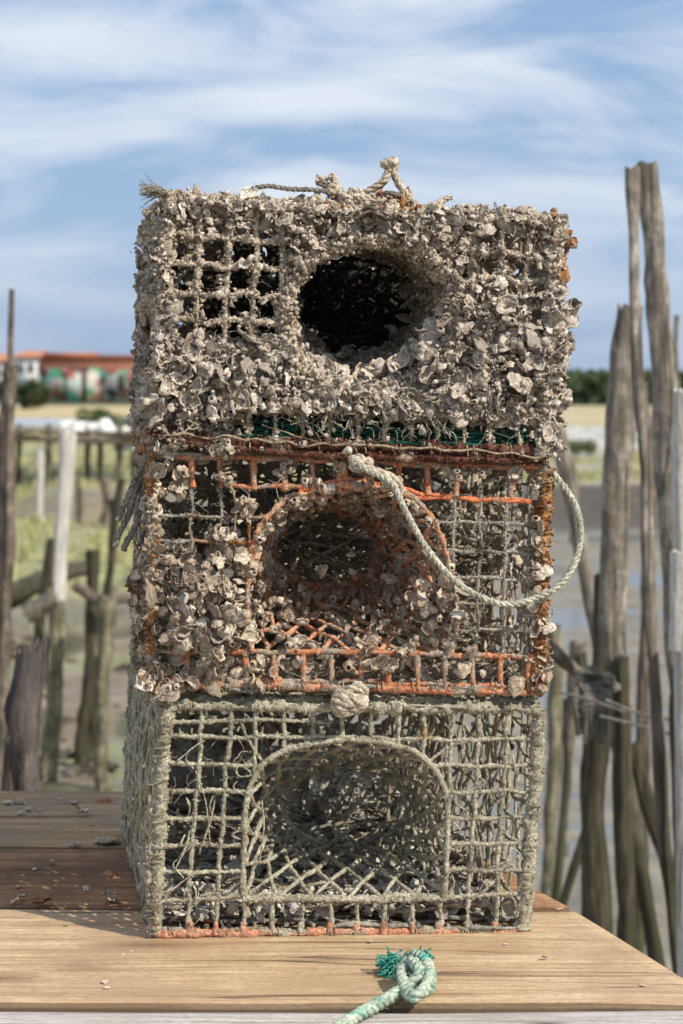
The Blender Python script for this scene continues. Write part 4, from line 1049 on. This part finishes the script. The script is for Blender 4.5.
# ======================= buildings =======================
def bmat_wall(name, a, b_): return flat_mat(name, a, b_, .6)
gb = empty('graffiti_building', (-26.5, 205, GZ), 'long low rust red brick building with colourful graffiti along its wall', 'building')
Yb_ = 205.
def wx(px): return (px-CX)*Yb_/FPX
def wz(py): return EYE-(py-HY)*Yb_/FPX
mb = MB(); box(mb, (wx(39), Yb_, GZ-.3), (wx(215), Yb_+8, wz(359))); gw = mb.build('wall', flat_mat('brick_red', (.22,.085,.05), (.34,.14,.08), 1.2), gb, smooth=False)
mb = MB(); box(mb, (wx(38), Yb_-.2, wz(359)), (wx(216), Yb_+8.2, wz(357.5)))
box(mb, (wx(42), Yb_+.5, wz(357.4)), (wx(92), Yb_+7.5, wz(352.5))); box(mb, (wx(100), Yb_+.5, wz(357.4)), (wx(190), Yb_+7.5, wz(355))); mb.build('roof', flat_mat('roof_rust', (.30,.10,.05), (.40,.16,.08), 1), gb, smooth=False)
mg, nt, b = new_mat('graffiti_paint'); v = coords(nt, (1, 1, 1)); nz = N(nt, 'ShaderNodeTexVoronoi'); nz.inputs['Scale'].default_value = 1.15
wv = N(nt, 'ShaderNodeVectorMath', operation='ADD'); nn = N(nt, 'ShaderNodeTexNoise'); nn.inputs['Scale'].default_value = .9; nt.links.new(v, nn.inputs['Vector'])
nt.links.new(v, wv.inputs[0]); nt.links.new(nn.outputs['Color'], wv.inputs[1]); nt.links.new(wv.outputs[0], nz.inputs['Vector'])
sp = N(nt, 'ShaderNodeSeparateColor'); nt.links.new(nz.outputs['Color'], sp.inputs[0])
cg = ramp(nt, sp.outputs[0], [(0, (.06,.03,.04)), (.14, (.15,.38,.32)), (.28, (.50,.44,.40)), (.42, (.30,.09,.06)), (.55, (.42,.50,.44)), (.66, (.08,.3,.16)), (.76, (.45,.22,.24)), (.88, (.33,.15,.1)), (.95, (.45,.42,.2))], 'CONSTANT')
nt.links.new(cg, b.inputs['Base Color']); b.inputs['Roughness'].default_value = .8
mb = MB(); box(mb, (wx(41), Yb_-.03, wz(401)), (wx(100), Yb_-.004, wz(368))); box(mb, (wx(101), Yb_-.03, wz(401.5)), (wx(170), Yb_-.004, wz(370))); mb.build('graffiti', mg, gw, smooth=False)
mb = MB(); box(mb, (wx(82), Yb_-.06, wz(400)), (wx(87), Yb_-.035, wz(375))); box(mb, (wx(64), Yb_-.06, wz(400)), (wx(67), Yb_-.035, wz(372))); box(mb, (wx(118), Yb_-.06, wz(390)), (wx(124), Yb_-.035, wz(376))); mb.build('doorway', flat_mat('dark_opening', (.02,.015,.015), (.06,.03,.03), 1), gw, smooth=False)
def house(px0, px1, ptop, peave, Y, label):
    f = Y/FPX; x0, x1 = (px0-CX)*f, (px1-CX)*f; ze = EYE-(peave-HY)*f; zt = EYE-(ptop-HY)*f
    r = empty('white_house', ((x0+x1)/2, Y, GZ), label, 'house'); mb = MB(); box(mb, (x0, Y, GZ-.2), (x1, Y+9, ze)); hw = mb.build('wall', flat_mat('white_render', (.66,.65,.62), (.75,.74,.72), .5), r, smooth=False)
    mb = MB(); o_ = .5; v = [(x0-o_, Y-o_, ze), (x1+o_, Y-o_, ze), (x1+o_, Y+9+o_, ze), (x0-o_, Y+9+o_, ze), (x0+1.0, Y+4.5, zt), (x1-1.0, Y+4.5, zt)]
    mb.add(v, [[0, 1, 5, 4], [2, 3, 4, 5]]); mb.add([v[0], v[3], v[4], v[1], v[2], v[5]], [[0, 2, 1], [3, 4, 5]]); mb.add(v[:4], [[3, 2, 1, 0]])
    mb.build('roof', flat_mat('terracotta', (.42,.16,.08), (.55,.24,.12), 1), r, smooth=False)
    for k in range(3):
        xx = x0+(x1-x0)*(.2+.3*k); mb = MB(); box(mb, (xx-.45, Y-.05, ze-2.3), (xx+.45, Y-.01, ze-.9)); mb.build('window', flat_mat('window_dark', (.05,.06,.07), (.1,.12,.13), 1, .3), hw, smooth=False)
house(14, 48, 350, 357, 290, 'white house with an orange roof showing left of the graffiti building')
house(-30, 7, 353, 361, 300, 'white house with an orange roof cut by the left edge of the photo')

# ======================= jetty and boat at left =======================
M_WW = wood_mat('weathered_grey', [(.32, (.09,.07,.05)), (.5, (.30,.26,.21)), (.68, (.52,.47,.40))], (46, 46, 4.5), (.12,.105,.08), .8, True, cracks=.7, moss=(.045,.043,.022), mossz=(-.75, .05))
M_WB = wood_mat('weathered_brown', [(.32, (.05,.038,.028)), (.5, (.21,.165,.125)), (.68, (.38,.31,.24))], (46, 46, 4.5), (.07,.06,.045), .8, True, cracks=.7, moss=(.05,.055,.022), mossz=(-1.2, -.5))
M_WP = wood_mat('bleached_white', [(.32, (.32,.29,.25)), (.5, (.55,.52,.47)), (.68, (.70,.67,.62))], (46, 46, 4.5), (.45,.42,.38), .5, True, cracks=.3)
M_WD = wood_mat('charred', [(.25, (.03,.026,.024)), (.5, (.12,.10,.09)), (.8, (.24,.21,.19))], (60, 60, 4), (.07,.06,.055), .5, True, cracks=.8)
M_WM = wood_mat('mossy_dark', [(.32, (.016,.012,.008)), (.5, (.055,.045,.028)), (.68, (.15,.125,.08))], (46, 46, 4.5), (.04,.045,.02), .5, True, cracks=.6)
M_WG = wood_mat('mossy_green', [(.32, (.06,.055,.03)), (.5, (.22,.20,.125)), (.68, (.38,.35,.24))], (46, 46, 4.5), (.075,.07,.04), .8, True, cracks=.5)
jt = empty('jetty', (-4.6, 30, GZ), 'low grey plank jetty on stakes across the marsh, left of the stack', 'jetty')
mb = MB()
for k in range(12):
    x0 = P(-60+k*17, 0, 30)[0]; box(mb, (x0, 30+.1*math.sin(k), P(0, 431+k*.4, 30)[2]), (x0+.24, 31.1, P(0, 428+k*.4, 30)[2]))
mb.build('deck', M_WB, jt, smooth=False)
for k, x in enumerate((-30, 12, 47, 82, 118)):
    p = P(x, 428, 30.2); mb = MB(); tube(mb, np.array([(p[0], 30.2+.5*(k % 2), GZ-.2), (p[0]+.03, 30.2+.5*(k % 2), p[2]+.05)]), .045, 8, .1, .08, .08); mb.build('stake', M_WB, jt)
mb = MB(); tube(mb, np.array([P(-60, 436, 30), P(130, 441, 30)]), .05, 8, .1, .05, .05); mb.build('rail_beam', M_WB, jt)
# pale broken walkway and a white float lying on it
wk = empty('broken_walkway', (P(105, 440, 31)[0], 31, GZ), 'pale broken plank walkway sagging over the marsh behind the white-topped post', 'walkway')
M_PALE = flat_mat('bleached_boards', (.62,.61,.57), (.82,.81,.77), 3, .7)
for k in range(7):
    xa, xb = 56+k*14, 68+k*14+rng.uniform(-2, 3); mb = MB(); ya = 421+k*1.7+rng.normal(); a_, b_ = P(xa, ya, 30.6), P(xb, ya+10, 30.6)
    box(mb, (a_[0], 30.6+rng.random()*.1, b_[2]), (b_[0], 31.5, a_[2])); mb.build('plank', M_PALE, wk, smooth=False)
for x0, x1, y0, y1 in ((57, 84, 428, 437), (130, 152, 436, 446), (113, 139, 445, 451)):
    mb = MB(); a_, b_ = P(x0, y0, 30.5), P(x1, y1, 30.5); box(mb, (a_[0], 30.5, b_[2]), (b_[0], 30.56, a_[2])); mb.build('side_board', M_PALE, wk, smooth=False)
for x0 in (66, 100, 134):
    mb = MB(); tube(mb, np.array([P(x0, 432, 31)*[1, 1, 0]+[0, 0, GZ-.2], P(x0, 432, 31)]), .05, 8, .1, .1, .1); mb.build('stake', M_WB if 'M_WB' in globals() else None, wk)
fl = MB(); q = P(105, 430, 30.4); c0 = len(fl.v)
V, Q_, T_, tn = SH[0]
tube(fl, np.array([q+[-.13, 0, 0], q+[-.10, 0, 0], q+[0, 0, .01], q+[.10, 0, 0], q+[.14, 0, 0]]), [.05, .15, .17, .14, .05], 14, .012, .02, .02)
tag(fl.build('float', flat_mat('white_float', (.76,.76,.74), (.84,.84,.82), 3, .5)), 'bright white plastic float lying on the pale broken walkway', 'float')

# ======================= posts =======================
def post(pts, widths, Y, mat, label, name='wooden_post', cat='post', to_ground=True, rough=.06, lump=.075, seg=18, knots=2, dY=0.0, capz=.7):
    Q = [P(x, y, Y+dY*i/(max(1, len(pts)-1))) for i, (x, y) in enumerate(pts)]
    wv_ = [w*Y/FPX/2 for w in widths]
    if to_ground:
        d = Q[-1]-Q[-2]; g = float(height(np.array([[Q[-1][0]]]), np.array([[Q[-1][1]]]))[0, 0])-.12
        if Q[-1][2] > g: t = (g-Q[-1][2])/d[2] if d[2] < 0 else 0; Q.append(Q[-1]+d*t); wv_.append(wv_[-1])
    Q = np.array(Q); S_ = spline(Q, 10); ln_ = np.concatenate([[0], np.cumsum(np.linalg.norm(np.diff(Q, axis=0), axis=1))]); 
    p = resample(S_, .02); tt = np.linspace(0, ln_[-1], len(p)); rr = np.interp(tt, ln_, wv_)
    n = len(p)
    if n > 8 and rough > .02: p[:, 0] += smooth_rand(n, 9)*rr*.16; p[:, 0] += smooth_rand(n, 24)*rr*.10
    T, A_, B_ = frames(p); th = np.linspace(0, 2*pi, seg, endpoint=False)
    prof = 1+.09*np.sin(2*th+rng.uniform(0, 6))+.07*np.sin(3*th+rng.uniform(0, 6))+.05*np.sin(7*th)+.04*rng.standard_normal(seg)
    R = rr[:, None]*prof[None, :]*(1+lump*smooth_rand(n, 5)[:, None])*(1+rough*smooth_rand(n, 4, seg))
    base = p[0].copy(); V = p[:, None, :]+R[..., None]*(np.cos(th)[None, :, None]*A_[:, None, :]+np.sin(th)[None, :, None]*B_[:, None, :])
    V[0] += (T[0]*-1)[None, :]*(rng.random(seg)*rr[0]*capz)[:, None]
    for _ in range(knots):
        i0 = rng.integers(1, max(3, n-3)); j0 = rng.integers(0, seg)
        for di in range(-2, 3):
            if 0 <= i0+di < n:
                for dj in (-1, 0, 1): V[i0+di, (j0+dj) % seg] += (V[i0+di, (j0+dj) % seg]-p[i0+di])*.22*math.exp(-di*di/2)
    V = V.reshape(-1, 3); mb = MB(); i = np.arange(n-1)[:, None]*seg; j = np.arange(seg)[None, :]; j2 = (j+1) % seg
    mb.add(V, np.stack([i+j, i+j2, i+seg+j2, i+seg+j], -1).reshape(-1, 4))
    cp = np.vstack([p[0]+T[0]*rr[0]*.15, V[:seg]]); k = np.arange(seg); mb.add(cp, np.stack([np.zeros(seg, int), 1+(k+1) % seg, 1+k], 1))
    cp = np.vstack([p[-1], V[-seg:]]); mb.add(cp, np.stack([np.zeros(seg, int), 1+k, 1+(k+1) % seg], 1))
    o = mb.build(name, mat); loc = Vector(p[-1]); 
    me_ = o.data; me_.transform(Matrix.Translation(-loc)); o.location = loc
    return tag(o, label, cat)
# right group
post([(646, 168), (650, 230), (656, 310), (661, 375), (666, 440), (668, 536), (671, 612), (676, 700), (683, 830)], [22, 22, 23, 23, 22, 18, 16, 15, 15], 4.6, M_WW, 'tallest pole at right, thick and grey, leaning slightly', knots=7)
post([(632, 170), (634, 240), (635, 310), (640, 400), (645, 470), (649, 560), (656, 700), (664, 830), (679, 965)], [13, 9, 10, 11, 12, 12, 11, 12, 13], 4.4, M_WW, 'thin bent pole lashed in front of the tallest pole', knots=6)
post([(628, 312), (622, 370), (620, 420), (618, 480), (616, 600), (620, 700), (623, 800), (624, 942)], [23, 27, 27, 25, 23, 20, 19, 18], 4.8, M_WW, 'flat-topped grey post with dark mossy foot left of the tallest pole', knots=6)
post([(622, 660), (623, 760), (624, 945)], [15, 17, 16], 4.75, M_WM, 'dark moss covered post standing against the flat-topped grey one', knots=3)
post([(557, 430), (567, 475), (580, 535), (592, 600)], [15, 15, 14, 13], 5.2, M_WW, 'slanting grey pole leaning down from behind the stack', to_ground=True, knots=2)
post([(600, 577), (599, 640), (598, 700), (596, 800), (597, 935)], [13, 15, 23, 21, 22], 5.0, M_WM, 'stout dark mossy post with a narrow top beside the rope bundle', knots=5)
post([(631, 745), (645, 795), (663, 850)], [13, 14, 13], 5.4, M_WM, 'dark slanting stake leaning right behind the mossy posts', knots=2)
post([(641, 385), (647, 470), (646, 540)], [12, 14, 12], 5.8, M_WB, 'short brown pole behind the thin bent pole', knots=2)
post([(682, 393), (682, 470), (683, 560)], [17, 18, 20], 4.3, M_WP, 'bleached white post at the right edge of the photo', rough=.01, lump=.01, knots=1)
post([(680, 557), (680, 600), (679, 650)], [22, 22, 22], 4.2, M_WP, 'broad pale plank stub below the bleached post at the right edge', rough=.01, lump=.01, knots=0, to_ground=False)
post([(682, 640), (681, 720), (683, 820)], [20, 18, 16], 4.35, M_WM, 'dark post carrying the pale plank stub at the right edge', knots=2)
post([(677, 316), (676, 345), (677, 400)], [5, 5, 5], 9, M_WW, 'distant slim grey stake behind the tallest pole', knots=0)
post([(557, 628), (555, 690), (552, 760), (549, 865)], [13, 13, 14, 13], 7.4, M_WG, 'green-stained stake just right of the stack', knots=2)
post([(577, 645), (575, 700), (568, 770), (560, 850)], [16, 13, 10, 9], 7.0, M_WB, 'short brown stake behind the rope bundle', knots=2)
post([(583, 655), (590, 720), (588, 800), (590, 880)], [10, 13, 14, 14], 5.6, M_WM, 'thin dark stake left of the stout mossy post', knots=2)
post([(543, 640), (558, 655), (576, 672), (596, 684), (612, 694)], [11, 13, 13, 15, 13], 4.9, M_WB, 'gnarled log lying across the posts under the rope bundle', name='driftwood_log', cat='log', to_ground=False, knots=5, lump=.1)
rb = MB()
for k in range(9): 
    c = P(592+rng.normal()*9, 690+rng.normal()*8, 4.72); knot_ball(rb, c, .022, .007, 3, (1.2, .8, 1), 30+k)
for k in range(12):
    x = 580+k*2.6; rope(rb, spline(np.array([P(x, 680, 4.74), P(x+rng.normal()*3, 700, 4.7), P(x+rng.normal()*4-3, 725+rng.random()*22, 4.72)]), 6), .006)
tag(rb.build('rope_bundle', crust_mat('old_rope', [(.3, (.06,.055,.045)), (.6, (.22,.21,.18))], 20)), 'matted bundle of old grey rope tied round the posts on the right', 'rope')
for (a_, b_, c_, lab) in [((606, 700), (645, 715), (700, 722), 'upper thin mooring line sagging between the right hand posts'), ((560, 692), (590, 700), (625, 712), 'short thin line tied from the log to the rope bundle'), ((600, 716), (640, 726), (700, 742), 'lower thin mooring line running to the right edge')]:
    mb = MB(); rope(mb, spline(np.array([P(a_[0], a_[1], 4.65), P(b_[0], b_[1], 4.6), P(c_[0], c_[1], 4.5)]), 14), .0035, step=.005); tag(mb.build('mooring_line', M_GROPE), lab, 'rope')
post([(606, 745), (588, 815), (570, 880)], [9, 10, 9], 5.9, M_WM, 'dark stick leaning left behind the stout mossy post', knots=2)
# left group
post([(12, 290), (11, 330), (10, 375)], [5, 6, 6], 6.2, M_WB, 'thin metal rod fixed to the top of the leftmost tall post', name='metal_rod', cat='rod', to_ground=False, knots=0, rough=.01, lump=.01)
post([(10, 368), (7, 440), (5, 520), (2, 600), (-2, 700)], [14, 16, 17, 19, 20], 6.2, M_WB, 'tall dark post at the left edge of the photo', knots=5)
pt_ = post([(68, 436), (66, 480), (62, 530), (60, 570), (59, 600)], [17, 15, 14, 13, 13], 9.3, M_WP, 'white painted upper length of the tall slender post at left', to_ground=False, rough=.01, lump=.02, knots=0)
pb_ = post([(59.5, 590), (59, 640), (56, 700), (51, 772)], [13, 14, 14, 17], 9.3, M_WG, 'greenish lower length of the tall slender post at left', knots=1)
rp_ = empty('wooden_post', tuple(pb_.location), 'tall slender post at left, painted white above and stained green below', 'post')
for q_, nm_ in ((pt_, 'painted_top'), (pb_, 'post_foot')):
    for kk in ('label', 'category'): del q_[kk]
    q_.name = nm_; q_.parent = rp_; q_.location = Vector(q_.location)-Vector(rp_.location)
post([(95, 553), (92, 620), (88, 680), (84, 735)], [11, 11, 11, 12], 9.8, M_WM, 'slim dark stake between the white-topped post and the stack', knots=2)
post([(105, 600), (104, 680), (102, 782)], [19, 15, 14], 9.1, M_WG, 'thick olive stake nearest the stack with a dark top', knots=2)
post([(122, 480), (114, 540), (107, 600)], [9, 9, 9], 10, M_WM, 'leaning dark stick rising beside the left side of the stack', knots=2)
post([(52, 540), (44, 590), (37, 660)], [8, 9, 10], 9.9, M_WM, 'dark slanting stick left of the white-topped post', knots=2)
post([(30, 656), (28, 700), (27, 750), (26, 820)], [21, 23, 24, 24], 3.6, M_WD, 'charred broken post stub just behind the table at left', knots=4, capz=2.2, rough=.14)
post([(17, 700), (12, 740), (8, 800)], [8, 13, 18], 3.7, M_WB, 'pale split piece of wood beside the charred stub', knots=2, capz=1.2)
post([(40, 452), (40, 475), (40, 492)], [8, 8, 8], 21, M_WP, 'short pale stake on the marsh between the two tall left posts', knots=0)
for i, (x, y0, y1, w, Y, mt, lab) in enumerate([(78, 476, 530, 6, 22, M_WB, 'short dark stake right of the white-topped post'), (104, 478, 530, 7, 21, M_WB, 'short dark stake midway between the white-topped post and stack'),
        (112, 500, 560, 6, 17, M_WM, 'thin dark stake on the mud beside the hanging cords'),
        (575, 470, 520, 6, 24, M_WB, 'thin stake at the foot of the far bank beside the stack'), (566, 700, 800, 7, 8.6, M_WM, 'thin dark stake standing in the channel right of the stack'), ]):
    post([(x, y0), (x+1, (y0+y1)/2), (x-1, y1)], [w, w, w], Y, mt, lab, knots=1)
post([(-20, 612), (20, 592), (58, 574), (98, 566)], [20, 20, 18, 16], 11.5, M_WW, 'long grey log lying across the mud behind the left posts', name='driftwood_log', cat='log', to_ground=False, knots=3)
post([(30, 612), (42, 606), (55, 598)], [22, 20, 17], 8.6, M_WW, 'short sawn grey log end resting by the white-topped post', name='driftwood_log', cat='log', to_ground=False, knots=1)
post([(75, 585), (100, 600), (135, 598)], [10, 11, 10], 9.7, M_WB, 'horizontal brown pole joining the dark stakes next to the stack', name='driftwood_log', cat='log', to_ground=False, knots=1)
# mud clods and stones
M_CLOD = flat_mat('mud_clod', (.10,.085,.06), (.24,.20,.15), 9)
mb = MB()
for k in range(150):
    Y = rng.uniform(9, 16.5); X = Y*rng.uniform(-.20, -.02); z = float(height(np.array([[X]]), np.array([[Y]]))[0, 0]); V, Q_, T_, tn = SH[int(rng.integers(0, 12))]
    s0 = .015+.07*rng.random()**2; n_ = len(V); W = V*[s0, s0*.8, s0*.5]+[X, Y, z+s0*.12]; W += rng.standard_normal(W.shape)*s0*.25; mb.add(W, Q_)
tag(mb.build('mud_clods', M_CLOD), 'dark lumps of weed and mud strewn over the mudflat at left', 'mud', kind='stuff')

# ======================= light and sky =======================
EL, AZ = math.radians(42), math.radians(125)
sd_ = Vector((math.sin(AZ)*math.cos(EL), math.cos(AZ)*math.cos(EL), math.sin(EL)))
sun = bpy.data.lights.new('sun', 'SUN'); sun.energy = 5.0; sun.angle = math.radians(.5); sun.color = (1, .92, .80)
so = bpy.data.objects.new('sun', sun); COL.objects.link(so); so.rotation_euler = sd_.to_track_quat('Z', 'Y').to_euler(); so.location = (5, -3, 8)
w = bpy.data.worlds.new("World"); scene.world = w; w.use_nodes = True; nt = w.node_tree; nt.nodes.clear()
out = N(nt, 'ShaderNodeOutputWorld'); bg = N(nt, 'ShaderNodeBackground'); nt.links.new(bg.outputs[0], out.inputs[0])
sky = N(nt, 'ShaderNodeTexSky'); sky.sky_type = 'NISHITA'; sky.sun_disc = False; sky.sun_elevation = EL; sky.sun_rotation = AZ
sky.air_density = 1.2; sky.dust_density = 1.0; sky.ozone_density = 1.6
tc = N(nt, 'ShaderNodeTexCoord'); mp = N(nt, 'ShaderNodeMapping'); nt.links.new(tc.outputs['Generated'], mp.inputs[0])
mp.inputs['Scale'].default_value = (3.6, 3.6, 12.5); mp.inputs['Rotation'].default_value = (0, math.radians(-5), 0); mp.inputs['Location'].default_value = (1.35, .3, .25)
n1 = noise(nt, mp.outputs[0], 1.5, 8, .54, .7)
cl = ramp(nt, n1, [(.37, 0), (.475, .55), (.60, 1)])
sp = N(nt, 'ShaderNodeSeparateXYZ'); nt.links.new(tc.outputs['Generated'], sp.inputs[0])
hz = ramp(nt, sp.outputs[2], [(.0, .35), (.05, .45), (.10, .95), (.2, .9)])
fac = math_n(nt, 'MULTIPLY', math_n(nt, 'MULTIPLY', cl, hz), .85)
base = mix(nt, .8, sky.outputs[0], (2.3, 3.5, 5.6))
skc = mix(nt, fac, base, (6.7, 7.0, 7.5))
nt.links.new(skc, bg.inputs[0]); bg.inputs[1].default_value = .13
